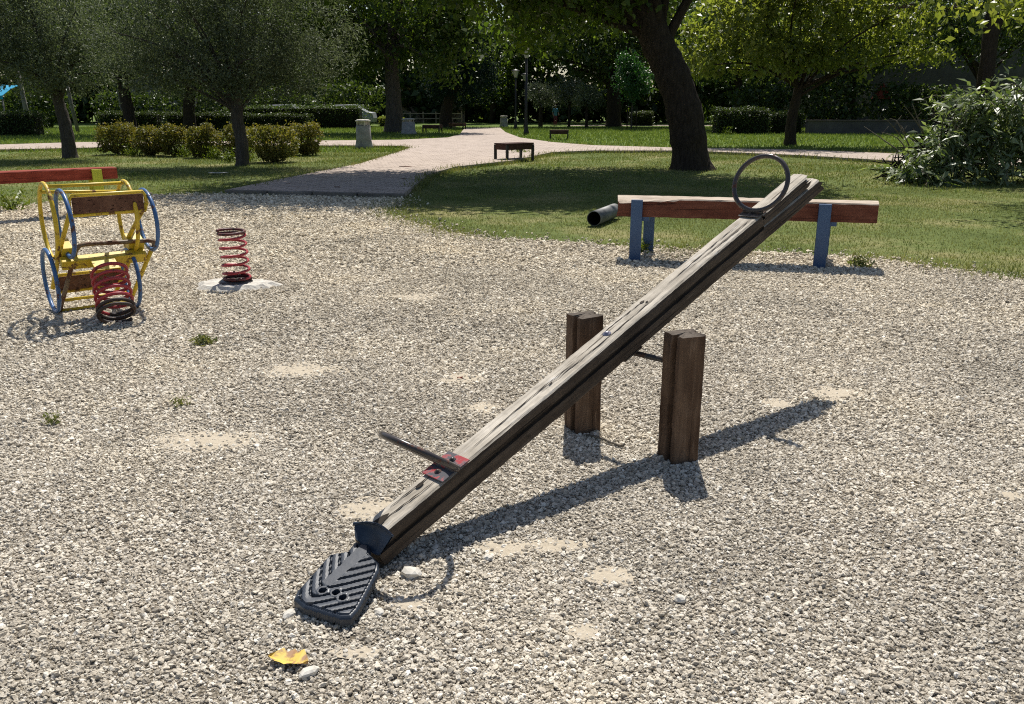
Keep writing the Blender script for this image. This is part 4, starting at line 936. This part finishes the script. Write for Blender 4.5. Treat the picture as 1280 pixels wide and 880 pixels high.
hedge(-27.5, -23.6, 42.4, 1.2, 1.12, 'box hedge at the far left edge of the park with sprouting top', 11)
hedge(-22.9, -19.6, 47.5, 1.0, 1.05, 'low hedge behind the left olive trunk', 12)
hedge(-19.3, -15.6, 47.8, 1.0, 1.0, 'low hedge behind the round shrub row', 13)
hedge(-15.3, -11.5, 48.4, 1.0, .95, 'dark low hedge behind the right olive tree', 14)
hedge(10.7, 13.5, 44.9, 1.5, 1.28, 'tall dark block hedge right of the leaning trunk', 15)
hedge(13.7, 15.6, 46.0, 1.2, 1.08, 'lower dark hedge between the block hedge and the low wall', 16)
hedge(8.6, 10.2, 62.0, 1.2, .95, 'round clipped bush far behind the leaning trunk', 17)
hedge(12.6, 14.1, 67.0, 1.2, 1.15, 'pale green bush showing just left of the leaning trunk', 18, 'lightbroad')
hedge(-18.5, -9.6, 55.5, 1.4, 1.36, 'long dark hedge hiding the lower half of the pale cars', 20, 'darkbroad')
BG = 'dark overgrown bushes at the back of the park'
for k_, (x, y, rx, h, lb) in enumerate(((-31.5, 57, 2.8, 2.6, 'dark bush behind the blue awning'), (-26.2, 59.5, 2.6, 2.2, 'dark bush in front of the grey house on the left'), (-21.3, 58.5, 2.7, 3.0, 'dark bush behind the trunk next to the left olive tree'),
        (-16.4, 60.5, 2.6, 2.5, 'dark bush behind the right olive tree'), (-11.6, 62, 2.4, 2.9, 'dark bush behind the pale parked cars'), (14.6, 49.5, 2.0, 2.6, 'dark bush behind the left end of the low wall'),
        (18.3, 49.2, 2.3, 3.1, 'dark bush behind the middle of the low wall'), (22.4, 48.6, 2.2, 2.5, 'dark bush behind the right end of the low wall'))):
    shrub(x, y, rx, 1.2, h, lb, 300 + k_, 'darkbroad', 2600, .26, BG)
hedge(-9.3, -7.6, 60, 1.0, .6, 'low bright bush left of the big trunk', 19, 'lightbroad')
weed(11.15, 44.3, .40, 160, .12, 'pale weed clump in front of the block hedge', 50, .4, 'weeds by the lawn edge')

# ------------------------------------------------------------------ trees
tree('olive_tree', 'grey green olive tree at the left edge with dark tilted trunk', (-13.17, 25.2, 0), [(-13.10, 25.2, -.1), (-13.12, 25.25, .7), (-13.22, 25.3, 1.4), (-13.35, 25.3, 2.3)], .20, .15,
     [(-13.6, 25.2, 4.0, 2.1, 2.0, 2.0), (-15.2, 25.0, 3.5, 1.8, 1.8, 1.7), (-12.3, 25.0, 3.1, 1.3, 1.6, 1.5), (-13.4, 24.4, 2.6, 1.9, 1.2, .9), (-14.6, 25.6, 5.2, 2, 2, 1.6)], 46000, .105, .30, M['olive'], M['greybark'], .19, 16, 'olive trees', .1, 101, .4, per=45)
tree('olive_tree', 'wide olive tree with dark upright forked trunk behind the paving', (-7.03, 22.1, 0), [(-7.03, 22.1, -.1), (-7.0, 22.1, .6), (-7.05, 22.1, 1.15), (-7.0, 22.15, 1.7)], .17, .14,
     [(-7.2, 22.2, 3.3, 2.3, 2.0, 1.7), (-5.2, 22.0, 3.0, 1.5, 1.5, 1.35), (-9.2, 22.2, 3.2, 1.5, 1.6, 1.5), (-6.3, 21.6, 2.4, 2.0, 1.2, .85), (-8.2, 21.8, 2.3, 1.5, 1.2, .8), (-7, 22.4, 4.8, 2.4, 2, 1.4)], 52000, .10, .30, M['olive'], M['greybark'], .19, 18, 'olive trees', .1, 102, .4, per=45)
tree('broadleaf_tree', 'dark broadleaf tree between and behind the two olive trees', (-19.8, 44.6, 0), [(-19.8, 44.6, -.1), (-19.85, 44.6, 1.5), (-20.0, 44.6, 3)], .33, .25,
     [(-19.5, 44.6, 6, 4.2, 3.5, 3.8), (-23.5, 44, 5.5, 3.2, 3, 3.2), (-17, 44.5, 4.2, 2.5, 2.5, 2)], 11000, .26, .5, M['darkbroad'], M['bark'], .45, 10, 'dark broadleaf trees behind the lawns', .3, 103)
tree('broadleaf_tree', 'dark broadleaf tree directly behind the right olive crown', (-17.67, 47.1, 0), [(-17.67, 47.1, -.1), (-17.6, 47.1, 1.5), (-17.2, 47.1, 3)], .36, .26,
     [(-15.5, 47.1, 6, 4.2, 3.5, 3.6), (-12, 47.5, 5.0, 3.2, 3, 2.6)], 10000, .26, .5, M['darkbroad'], M['bark'], .45, 10, 'dark broadleaf trees behind the lawns', .3, 104)
tree('broadleaf_tree', 'large green tree with thick grey trunk left of the paved path', (-6.55, 47.6, 0), [(-6.55, 47.6, -.1), (-6.5, 47.6, 1.5), (-6.55, 47.6, 3.2), (-6.5, 47.6, 5.5)], .50, .34,
     [(-6.5, 47.5, 7.5, 4.5, 3.8, 3.6), (-9.8, 46.8, 5.4, 2.8, 2.6, 2.4), (-3.4, 46.8, 5.0, 2.0, 2.2, 2.0), (-4.4, 46.3, 3.6, 1.8, 1.6, 1.2), (-8.3, 46.2, 3.6, 1.6, 1.5, 1.2), (-2.5, 47, 6.4, 1.6, 2, 1.6)], 20000, .26, .55, M['broad'], M['greybark'], .42, 16, None, .4, 105, .5)
tree('conifer_tree', 'dark blue green conifer right of the big grey trunk', (-4.31, 57, 0), [(-4.31, 57, -.1), (-4.3, 57, 1.2), (-3.4, 57, 4), (-2.8, 57, 8)], .50, .15,
     [(-3.1, 57, 3.2, 2.6, 2.2, 1.7), (-2.9, 57, 5.2, 2.0, 1.8, 2.2), (-2.6, 57, 7.4, 1.1, 1.2, 1.9), (-4.6, 56.8, 2.7, 1.4, 1.5, 1.0)], 15000, .20, .35, M['conifer'], M['bark'], .3, 10, None, .2, 106, .5)
# the leaning tree
tree('leaning_tree', 'thick leaning tree trunk on the near lawn with a wide overhanging crown', (4.42, 20.8, 0), [(4.42, 20.8, -.15), (4.32, 20.8, .55), (4.12, 20.8, 1.45), (3.78, 20.8, 2.25), (3.38, 20.8, 3.0), (2.95, 20.7, 4.0)], .46, .37,
     [(1.0, 20.4, 6.6, 4.2, 3.4, 2.6), (-2.2, 20.2, 6.2, 2.6, 2.8, 2.2), (4.0, 20.6, 6.6, 2.6, 2.8, 2.3), (-.3, 19.8, 4.4, 2.2, 1.8, 1.0), (1.6, 20.3, 4.2, 1.7, 1.8, .95), (2.6, 22.6, 4.4, 2, 1.6, 1.2), (-3.4, 19.4, 4.9, 2.0, 1.6, .9), (.6, 22, 3.7, 1.5, 1.2, .9), (-3.0, 20.5, 7.4, 3, 2.8, 2), (2, 21, 8.6, 4, 3, 2), (-3.4, 18.4, 6.0, 2.4, 2.0, .9), (-1.0, 18.6, 6.4, 2.4, 2.0, .9), (2.5, 19, 7.2, 3, 2.2, 1.2)], 105000, .185, .55, M['broad'], M['bark'], .33, 20, None, .7, 107, .45, zmin=2.55, flare=1.45, limb_r=.4)
tree('light_green_tree', 'light yellow green tree with forked trunk on the right lawn', (10.66, 32.7, 0), [(10.66, 32.7, -.1), (10.62, 32.7, .8), (10.7, 32.7, 1.5), (10.8, 32.7, 2.2)], .22, .17,
     [(10.6, 32.5, 4.7, 3.0, 2.6, 2.0), (8.0, 32.2, 4.2, 2.0, 2.0, 1.7), (13.4, 32.2, 4.3, 1.9, 2.0, 1.3), (9.6, 31.4, 3.1, 1.9, 1.2, .85), (12.0, 31.6, 3.1, 1.9, 1.3, .6), (14.6, 32, 3.3, 1.3, 1.2, .45), (10.5, 32.7, 6.3, 3.0, 2.6, 1.4), (7.2, 32, 3.0, 1.0, 1.2, .6)], 19000, .20, .55, M['lightbroad'], M['bark'], .21, 16, None, .45, 108, .45, per=34, flat=1.0)
tree('broadleaf_tree', 'thick dark trunk with shaded crown beyond the far lawn, left of the leaning trunk', (7.13, 60.3, 0), [(7.13, 60.3, -.1), (7.1, 60.3, 1.5), (7.0, 60.3, 3.5)], .55, .42,
     [(6.5, 60.3, 7.5, 4.5, 3.6, 4.0), (10.5, 60.3, 7.2, 4.0, 3.4, 3.6), (3, 60, 7, 3.4, 3, 3.4), (5, 59.4, 4.2, 2.6, 2, 1.4), (9.5, 59.4, 4.6, 3, 2, 1.6)], 14000, .32, .5, M['darkbroad'], M['bark'], .5, 12, 'dark broadleaf trees behind the lawns', .3, 109)
tree('young_tree', 'young bluish green tree tied between two stakes on the far lawn', (7.35, 52.9, 0), [(7.35, 52.9, -.1), (7.35, 52.9, .9), (7.38, 52.9, 2.2)], .06, .04,
     [(7.4, 52.9, 3.0, 1.25, 1.2, 1.0), (7.2, 52.9, 2.3, 1.0, 1.0, .75), (7.0, 52.9, 3.8, .75, .75, .7)], 3600, .17, .55, M['young'], M['greybark'], .2, 8, None, .3, 110)
st = [o for o in bpy.data.objects if o.name.startswith('young_tree')][0]
for sx_ in (-.28, .28):
    mb = MB(); mb.tube([(7.35 + sx_, 52.8, 0), (7.35 + sx_, 52.8, 1.25)], .035, 8); mb.build('stake', M['bark'], st)
tree('small_tree', 'small silvery olive tree standing behind the nearest lamp post', (2.0, 60.3, 0), [(2.0, 60.3, -.1), (2.0, 60.3, .8), (2.0, 60.3, 1.4)], .16, .09, [(1.95, 60.3, 2.2, 1.15, 1, .8), (2.3, 60.3, 1.9, .9, .8, .6)], 2600, .17, .3, M['silver'], M['bark'], .2, 8, 'small trees on the far lawn', .1, 111)
tree('small_tree', 'small grey tree between the silvery olive and the young staked tree', (3.9, 58.8, 0), [(3.9, 58.8, -.1), (3.9, 58.8, .8), (3.9, 58.8, 1.4)], .10, .07, [(3.7, 58.8, 2.5, 1.2, 1, .8), (4.1, 58.8, 1.9, .9, .8, .6)], 2600, .17, .4, M['silver'], M['bark'], .2, 8, 'small trees on the far lawn', .1, 112)
tree('small_tree', 'small dark round tree left of the thick far trunk', (4.9, 56.4, 0), [(4.9, 56.4, -.1), (4.88, 56.4, .8), (4.9, 56.4, 1.4)], .11, .08, [(4.9, 56.4, 2.0, 1.0, .9, .75), (5.3, 56.4, 1.7, .7, .7, .5)], 2300, .16, .35, M['olive'], M['bark'], .2, 8, 'small trees on the far lawn', .1, 113)
tree('broadleaf_tree', 'tall dark tree behind the brush pile at the right edge', (16.3, 30.0, 0), [(16.3, 30, -.1), (16.3, 30, 2), (16.2, 30, 4.5)], .28, .24,
     [(17.3, 30.5, 8.0, 4.2, 3.6, 2.8), (20.5, 30, 7.2, 3, 3, 2.6), (14.8, 31.5, 8.2, 2.6, 2.6, 1.8)], 11000, .22, .5, M['darkbroad'], M['bark'], .45, 10, 'dark broadleaf trees behind the lawns', .3, 114)
tree('broadleaf_tree', 'thin dark trunk at the right edge beside the grey building', (19.6, 33.0, 0), [(19.6, 33, -.1), (19.55, 33, 2), (19.5, 33, 4.5)], .14, .11,
     [(20.5, 33, 6.4, 2.6, 2.4, 1.8)], 4500, .22, .5, M['darkbroad'], M['bark'], .4, 6, 'dark broadleaf trees behind the lawns', .3, 115)
# dark trees over the low wall and the building on the right
for i, (x, y, rx, zc) in enumerate(((13.5, 52, 4.2, 6.0), (19.5, 50.0, 4.2, 6.4), (25.5, 47.5, 4.4, 6.8), (31, 45, 4.4, 6.6))):
    tree('broadleaf_tree', ('dark tree above the block hedge', 'dark tree over the middle of the low wall', 'dark tree in front of the grey building', 'dark tree at the right end of the grey building')[i], (x, y, 0), [(x, y, -.1), (x + .1, y, 1.5), (x, y, 3.4)], .26, .2,
         [(x, y, zc, rx, 3.0, 3.4), (x - 2, y - .8, zc - 2.0, 2.2, 2, 1.2), (x + 2.2, y - .5, zc - 1.8, 2.2, 2, 1.3)], 8500, .27, .5, M['darkbroad'], M['bark'], .45, 8, 'dark broadleaf trees behind the lawns', .3, 120 + i)
# overhanging branch at the upper right belongs to a tree that stands just outside the view
tree('broadleaf_tree', 'drooping leafy branches hanging into view at the upper right corner', (10.8, 12.2, 0), [(10.8, 12.2, -.1), (10.7, 12.2, 1.5), (10.4, 12.2, 3.2)], .2, .14,
     [(8.3, 13.0, 3.3, 1.3, .8, .35), (7.1, 13.2, 2.95, .8, .5, .25), (8.9, 13, 2.6, .6, .6, .45), (9.3, 13, 3.2, .9, .7, .6), (10.3, 12.4, 5.2, 2, 1.8, 1.2), (8.9, 15.9, 5.2, 1.5, 1.2, .6), (10.6, 15.4, 5.4, 1.7, 1.4, .7), (9.8, 14.6, 5.0, 1.2, .5, .5)], 8500, .14, .5, M['lightbroad'], M['bark'], .22, 7, None, 1.0, 130, .3)

# the wood that closes the view
rng = np.random.default_rng(77); bl = []
for i in range(46):
    x = -66 + 132 * i / 45 + rng.uniform(-1.5, 1.5); y = 76 + rng.uniform(-5, 7); zc = rng.uniform(5.5, 8.5)
    bl.append((x, y, zc, rng.uniform(3, 4.6), 3.0, rng.uniform(3.6, 5.0)))
    bl.append((x + rng.uniform(-2, 2), y - 1, rng.uniform(2.0, 3.2), 3.2, 2.4, rng.uniform(1.6, 2.2)))
    if not (-5 < x < 3): bl.append((x + rng.uniform(-2, 2), y + 2, rng.uniform(11, 14), 3.6, 3, 3.0))
P = crown_points(bl, 90000, rng, .8, 26, .35, .1)
ul = [(-70 + 140 * i / 89 + rng.uniform(-.8, .8), 73 + rng.uniform(-1, 6), 1.6, 2.2, 1.8, 2.2) for i in range(90)]
P = np.concatenate([P, crown_points(ul, 42000, rng, .5, 26, .3, .05)])
gap = (np.abs(P[:, 0] + 1.35) < .75) & (P[:, 2] > 8.3); P = P[~gap]
o = leaves('far_woodland', P, .72, .6, M['darkbroad'], None, (0, 76, 0), .3, .4, rng); o['kind'] = 'stuff'
P = np.concatenate([crown_points([(-2.9, 69, 5, 1.5, 1.6, 3.2), (-1.6, 70, 3.0, 2, 1.6, 1.6), (.6, 70, 6, 1.6, 1.5, 2.6)], 5200, rng, .4, 22, .45, .2)])
root = thing('broadleaf_tree', (-1.6, 70, 0), 'sunlit mid green tree closing the end of the paved path', 'tree', 'dark broadleaf trees behind the lawns')
leaves('crown', P, .28, .55, M['broad'], root, (-1.6, 70, 0), .3, .4, rng); mb = MB(); mb.tube([(-1.6, 70, 0), (-1.5, 70, 2), (-1.6, 70, 5)], [.25, .2, .1], 8); mb.build('trunk', M['bark'], root)

# ------------------------------------------------------------------ brush pile
def brush():
    rng = np.random.default_rng(90); root = thing('brush_pile', (9.5, 17.4, 0), 'big heap of cut leafy branches on the lawn at the right edge', 'brush pile')
    prof = [(7.9, .15), (8.2, .5), (8.55, .85), (8.85, 1.35), (9.12, 1.95), (9.4, 1.75), (9.75, 1.4), (10.2, 1.8), (11, 1.9), (12, 1.2), (12.6, .4)]
    px_ = np.array([a for a, _ in prof]); pz = np.array([b for _, b in prof])
    C = []; D = []; rr = random.Random(6); mb = MB()
    for i in range(820):
        x = rng.uniform(7.95, 12.4); hmax = np.interp(x, px_, pz); z = hmax * rng.random() ** .62; y = 17.6 - (1.0 - .75 * z / 2.0) * rng.uniform(.2, 1.0) + rng.uniform(0, .9) * (rng.random() < .35)
        a = rng.uniform(-2.6, -.5) if rng.random() < .75 else rng.uniform(0, 6.28); d = np.array([math.cos(a) * .8, math.sin(a) * .55, rng.uniform(-.75, .35)]); d /= np.linalg.norm(d)
        L = rng.uniform(.3, .75); p0 = np.array([x, y, max(.04, z)])
        if rng.random() < .10: L = rng.uniform(.6, 1.0); p0[2] = hmax * .9; d = np.array([rng.uniform(-1, .3), -.4, rng.uniform(.1, .7)]); d /= np.linalg.norm(d)
        n = rng.integers(12, 22)
        for k in range(n):
            f = k / n; q = p0 + d * L * f + np.array([0, 0, -.18 * f * f]); q = q + rng.normal(0, .025, 3)
            if q[2] > .02: C.append(q); e = d * .6 + np.array([rng.normal(0, .6), rng.normal(0, .55), -.35 + rng.normal(0, .4)]); D.append(e / np.linalg.norm(e))
        if i % 5 == 0:
            mb.tube([tuple(p0), tuple(p0 + d * L * .6), tuple(p0 + d * L + np.array([0, 0, -.16]))], [.012, .009, .004], 5)
    for i in range(16):
        x = rr.uniform(7.8, 9.4); z = rr.uniform(.35, 1.0); p0 = Vector((x, 17.2 + rr.uniform(-.2, .3), z)); d = Vector((rr.uniform(-.9, .2), rr.uniform(-.3, .2), rr.uniform(.1, .8))).normalized()
        L = rr.uniform(.4, .9); p1 = p0 + d * L * .5 + Vector((0, 0, .05)); p2 = p0 + d * L + Vector((rr.uniform(-.1, .1), 0, rr.uniform(-.1, .12)))
        mb.tube(spline([p0, p1, p2], 3), [.014, .013, .012, .01, .008, .006, .004], 5)
        mb.tube([p1, p1 + Vector((rr.uniform(-.2, .2), rr.uniform(-.1, .1), rr.uniform(.05, .25)))], [.007, .003], 5)
    C = np.array(C); D = np.array(D); n = len(C); L = .05 + .24 * rng.random((n, 1)) ** 1.8; u = rng.normal(size=(n, 3)) * .55 + np.array([0, -.25, 1.0]); s_ = unit(np.cross(D, u)); W = L * rng.uniform(.09, .22, (n, 1)); nn = np.cross(s_, D)
    V = np.stack([C, C + D * L * .4 + s_ * W + nn * W * .4, C + D * L + nn * L * -.1, C + D * L * .4 - s_ * W + nn * W * .4], 1).reshape(-1, 3)
    quick_mesh('foliage', V, np.arange(4 * n).reshape(-1, 4), M['brush'], root, (9.5, 17.4, 0)); mb.build('branches', M['twig'], root)
    # the heart of the heap: dense shaded twigs
    core = MB(); 
    for i in range(260):
        x = rr.uniform(8.0, 12.2); hm = float(np.interp(x, px_, pz)) * .82; z = rr.uniform(.05, max(.1, hm)); p0 = Vector((x, 17.75 + rr.uniform(-.35, .5), z)); d = Vector((rr.gauss(0, 1), rr.gauss(0, .5), rr.gauss(0, .7))).normalized() * rr.uniform(.2, .5)
        core.tube([p0 - d, p0, p0 + d], [.012, .02, .01], 5)
    core.build('inner_twigs', M['hedgecore'], root)
brush()

# ------------------------------------------------------------------ walls, buildings, cars, person
root = thing('low_wall', (18.5, 45.0, 0), 'long low dark garden wall behind the light green tree', 'wall')
mb = MB(); mb.box((18.6, 45.2, .33), (6.2, .3, .66), bev=.01); mb.build('wall', M['darkwall'], root); mb = MB(); mb.box((18.6, 45.2, .692), (6.3, .4, .06), bev=.01); mb.build('coping', M['brownwall'], root)
def building(name, label, x, y, w_, d_, h, wm, wins, roofm, cat='building', door=None):
    root = thing(name, (x, y, 0), label, cat, 'buildings behind the park trees'); mb = MB()
    mb.box((x, y + d_ / 2, h / 2), (w_, d_, h)); mb.build('wall', wm, root)
    mb = MB(); mb.box((x, y + d_ / 2, h + .12), (w_ + .6, d_ + .6, .22), bev=.03); mb.build('roof', roofm, root)
    for (wx, wz, ww_, wh) in wins:
        mb = MB(); 
        for (dx, dz, sx_, sz_) in ((-ww_ / 2, 0, .07, wh + .07), (ww_ / 2, 0, .07, wh + .07), (0, wh / 2, ww_ - .07, .07), (0, -wh / 2, ww_ - .07, .07), (0, 0, .05, wh - .07)): mb.box((x + wx + dx, y - .02, wz + dz), (sx_, .08, sz_))
        wf = mb.build('window', M['greywall'], root); mb = MB(); mb.box((x + wx, y - .004, wz), (ww_ - .08, .02, wh - .08)); mb.build('pane', M['glass'], wf, origin=parent_world(root))
    return root
building('building', 'grey building in deep shade behind the trees at the right edge', 27, 56, 15, 8, 7.2, M['darkwall'], [(-4.5, 1.9, 1.3, 1.5), (-1.2, 1.9, 1.3, 1.5), (2.0, 1.9, 1.3, 1.5), (-4.5, 4.9, 1.3, 1.5), (-1.2, 4.9, 1.3, 1.5), (2.0, 4.9, 1.3, 1.5)], M['roof'])
building('building', 'grey house glimpsed between the trunks behind the left olive trees', -25.6, 62, 3.2, 4, 3.4, M['greywall'], [(.5, 1.7, .9, 1.0)], M['roof'])
building('building', 'low beige and ochre building behind the big grey trunk', -6.8, 74, 5.5, 5, 2.6, M['beigewall'], [(-1.3, 1.1, 1.3, .9), (.9, 1.1, 1.3, .9)], M['ochre'])
# railing in front of the beige house
root = thing('fence', (-6.8, 71, 0), 'low pale railing in front of the beige building', 'fence')
mb = MB()
for z in (.35, .75): mb.box((-6.8, 71, z), (5.4, .06, .08))
mb.build('rail', M['beigewall'], root)
for i in range(6): mb = MB(); mb.box((-9.45 + i * 1.06, 71.08, .45), (.09, .09, .9)); mb.build('fence_post', M['beigewall'], root)
# blue awning on posts at the left edge
root = thing('awning', (-31, 50, 0), 'bright blue cloth awning on grey posts at the left edge', 'awning')
mb = MB(); vs = []; fs = []
for i in range(9):
    x = -33.5 + 4.6 * i / 8
    for (y, z) in ((49.2, 1.75), (49.2, 1.95), (50.2, 2.35), (51.4, 2.6)): vs.append((x, y, z - .04 * math.sin(i * 2.1)))
for i in range(8):
    for j in range(3): fs.append((i * 4 + j, (i + 1) * 4 + j, (i + 1) * 4 + j + 1, i * 4 + j + 1))
mb.add(vs, fs); cl = mb.build('cloth', M['awning'], root); md = cl.modifiers.new('thick', 'SOLIDIFY'); md.thickness = .02
for x in (-33.4, -29.0): 
    for y in (49.3, 51.3): mb = MB(); mb.tube([(x, y, 0), (x, y, 1.8 if y < 50 else 2.45)], .04, 8); mb.build('post', M['greywall'], root)
# bare posts seen in the shade left of the first olive trunk
for i, (x, y) in enumerate(((-26.6, 47.5), (-24.2, 47.8), (-21.8, 48.5))):
    root = thing('trunk_pole', (x, y, 0), ('leaning grey pole right of the blue awning', 'thick grey pole between the box hedge and the left olive trunk', 'thin grey pole just left of the olive trunk')[i], 'pole', 'grey poles in the shade')
    mb = MB(); mb.tube([(x, y, 0), (x - .15, y, 1.4), (x - .25, y, 3.2)], [.13 - .03 * i, .12 - .03 * i, .11 - .03 * i], 10, jitter=.04); mb.build('pole', M['greywall'], root)
# orange red parasol in the shade on the right
root = thing('parasol', (20.9, 49.0, 0), 'closed looking orange red parasol in the shade above the low wall', 'parasol')
mb = MB(); mb.tube([(20.9, 49, 0), (20.9, 49, 2.6)], .03, 8); mb.build('pole', M['black'], root)
mb = MB(); mb.lathe([(.62, 1.80), (.50, 1.95), (.25, 2.38), (.03, 2.62), (.001, 2.66)], (20.9, 49, 0), 8, smooth=False); mb.build('canopy', M['orange'], root)
# two parked cars behind the tree line
def car(x, y, label, col):
    root = thing('parked_car', (x, y, 0), label, 'car', 'cars parked behind the trees')
    prof = [(-2.1, .35), (-2.1, .75), (-1.9, .88), (-1.1, .95), (-.5, 1.42), (.9, 1.45), (1.6, 1.0), (2.05, .92), (2.12, .6), (2.1, .35)]
    mb = MB(); n = len(prof); vs = []
    for (yy, sh) in ((-.8, .0), (-.72, .03), (.72, .03), (.8, 0)):
        for (px__, pz__) in prof: vs.append((x + px__ * (1 - (sh if abs(yy) > .75 else 0)), y + yy * (1 if pz__ < 1.0 else .82), pz__ + (sh if pz__ > .9 else 0)))
    fs = []
    for i in range(3):
        for j in range(n): fs.append((i * n + j, (i + 1) * n + j, (i + 1) * n + (j + 1) % n, i * n + (j + 1) % n))
    fs += [tuple(range(n - 1, -1, -1)), tuple(3 * n + j for j in range(n))]; mb.add(vs, fs); mb.build('body', col, root)
    mb = MB()
    mb.add([(x - .95, y - .795, 1.0), (.1 + x, y - .795, 1.0), (.1 + x, y - .69, 1.38), (x - .5, y - .69, 1.38)], [(0, 1, 2, 3)]); mb.add([(x + .18, y - .795, 1.0), (1.35 + x, y - .795, 1.0), (.85 + x, y - .69, 1.38), (x + .18, y - .69, 1.38)], [(0, 1, 2, 3)]); mb.build('side_window', M['glass'], root)
    for wx in (-1.3, 1.3):
        for yy in (-.78, .78):
            mb = MB(); a_ = [(x + wx + .31 * math.cos(2 * math.pi * j / 18), .31 + .31 * math.sin(2 * math.pi * j / 18)) for j in range(18)]
            vs = [(u, y + yy - .1, v) for u, v in a_] + [(u, y + yy + .1, v) for u, v in a_]; mb.add(vs, [tuple(range(18)), tuple(range(35, 17, -1))] + [(j, 18 + j, 18 + (j + 1) % 18, (j + 1) % 18) for j in range(18)]); mb.build('wheel', M['black'], root)
car(-15.6, 58, 'pale grey parked car glimpsed under the right olive crown, left one', M['carpaint'])
car(-11.4, 58.5, 'pale grey parked car glimpsed behind the trunks, left of the concrete bin', M['carpaint'])

# far figure in a blue top
def person(x, y, h):
    root = thing('person', (x, y, 0), 'distant person in a blue top and dark pink trousers behind the far lawn', 'person')
    k = h / 1.7
    J = {'pel': (0, 0, .92, .14), 'sp': (0, 0, 1.12, .135), 'ch': (0, .01, 1.33, .15), 'ne': (0, 0, 1.47, .055), 'he': (0, -.02, 1.58, .09), 'ht': (0, -.01, 1.68, .07),
         'hl': (-.09, 0, .86, .10), 'kl': (-.10, -.06, .48, .065), 'al': (-.10, .06, .09, .045), 'fl': (-.10, -.10, .04, .035), 'hr': (.09, 0, .86, .10), 'kr': (.11, .03, .48, .065), 'ar': (.11, .16, .11, .045), 'fr': (.11, .02, .04, .035),
         'sl': (-.19, .01, 1.40, .065), 'el': (-.25, .05, 1.12, .045), 'wl': (-.24, -.08, .90, .032), 'gl': (-.24, -.12, .82, .03), 'sr': (.19, .01, 1.40, .065), 'er': (.26, .0, 1.12, .045), 'wr': (.24, -.14, .94, .032), 'gr': (.23, -.19, .87, .03)}
    E_ = [('pel', 'sp'), ('sp', 'ch'), ('ch', 'ne'), ('ne', 'he'), ('he', 'ht'), ('pel', 'hl'), ('hl', 'kl'), ('kl', 'al'), ('al', 'fl'), ('pel', 'hr'), ('hr', 'kr'), ('kr', 'ar'), ('ar', 'fr'), ('ch', 'sl'), ('sl', 'el'), ('el', 'wl'), ('wl', 'gl'), ('ch', 'sr'), ('sr', 'er'), ('er', 'wr'), ('wr', 'gr')]
    names = list(J); me = bpy.data.meshes.new('body'); me.from_pydata([tuple(c_ * k for c_ in J[n_][:3]) for n_ in names], [(names.index(a_), names.index(b_)) for a_, b_ in E_], [])
    ob = bpy.data.objects.new('body', me); COL.objects.link(ob); sk = ob.modifiers.new('skin', 'SKIN')
    for i, n_ in enumerate(names): me.skin_vertices[0].data[i].radius = (J[n_][3] * k, J[n_][3] * k * .85)
    me.skin_vertices[0].data[0].use_root = True
    ss = ob.modifiers.new('sub', 'SUBSURF'); ss.levels = 1; ss.render_levels = 1
    dg = bpy.context.evaluated_depsgraph_get(); m2 = bpy.data.meshes.new_from_object(ob.evaluated_get(dg)); ob.modifiers.clear(); ob.data = m2
    for m_ in (M['skin'], M['shirt'], M['trousers'], M['black']): m2.materials.append(m_)
    for p_ in m2.polygons:
        c_ = p_.center / k; p_.use_smooth = True
        p_.material_index = 0 if c_.z > 1.46 else (3 if c_.z < .10 else (2 if c_.z < .90 and abs(c_.x) < .2 else (1 if c_.z > .9 and not (abs(c_.x) > .2 and c_.z < 1.15) else 0)))
    ob.parent = root
    mb = MB(); mb.lathe([(.080 * k, 1.56 * k), (.098 * k, 1.62 * k), (.085 * k, 1.69 * k), (.04 * k, 1.73 * k), (.001, 1.735 * k)], (x, y + .015, 0), 14); mb.build('hair', M['hair'], root)
    root.rotation_euler.z = R(20)
person(3.05, 60.5, 1.42)
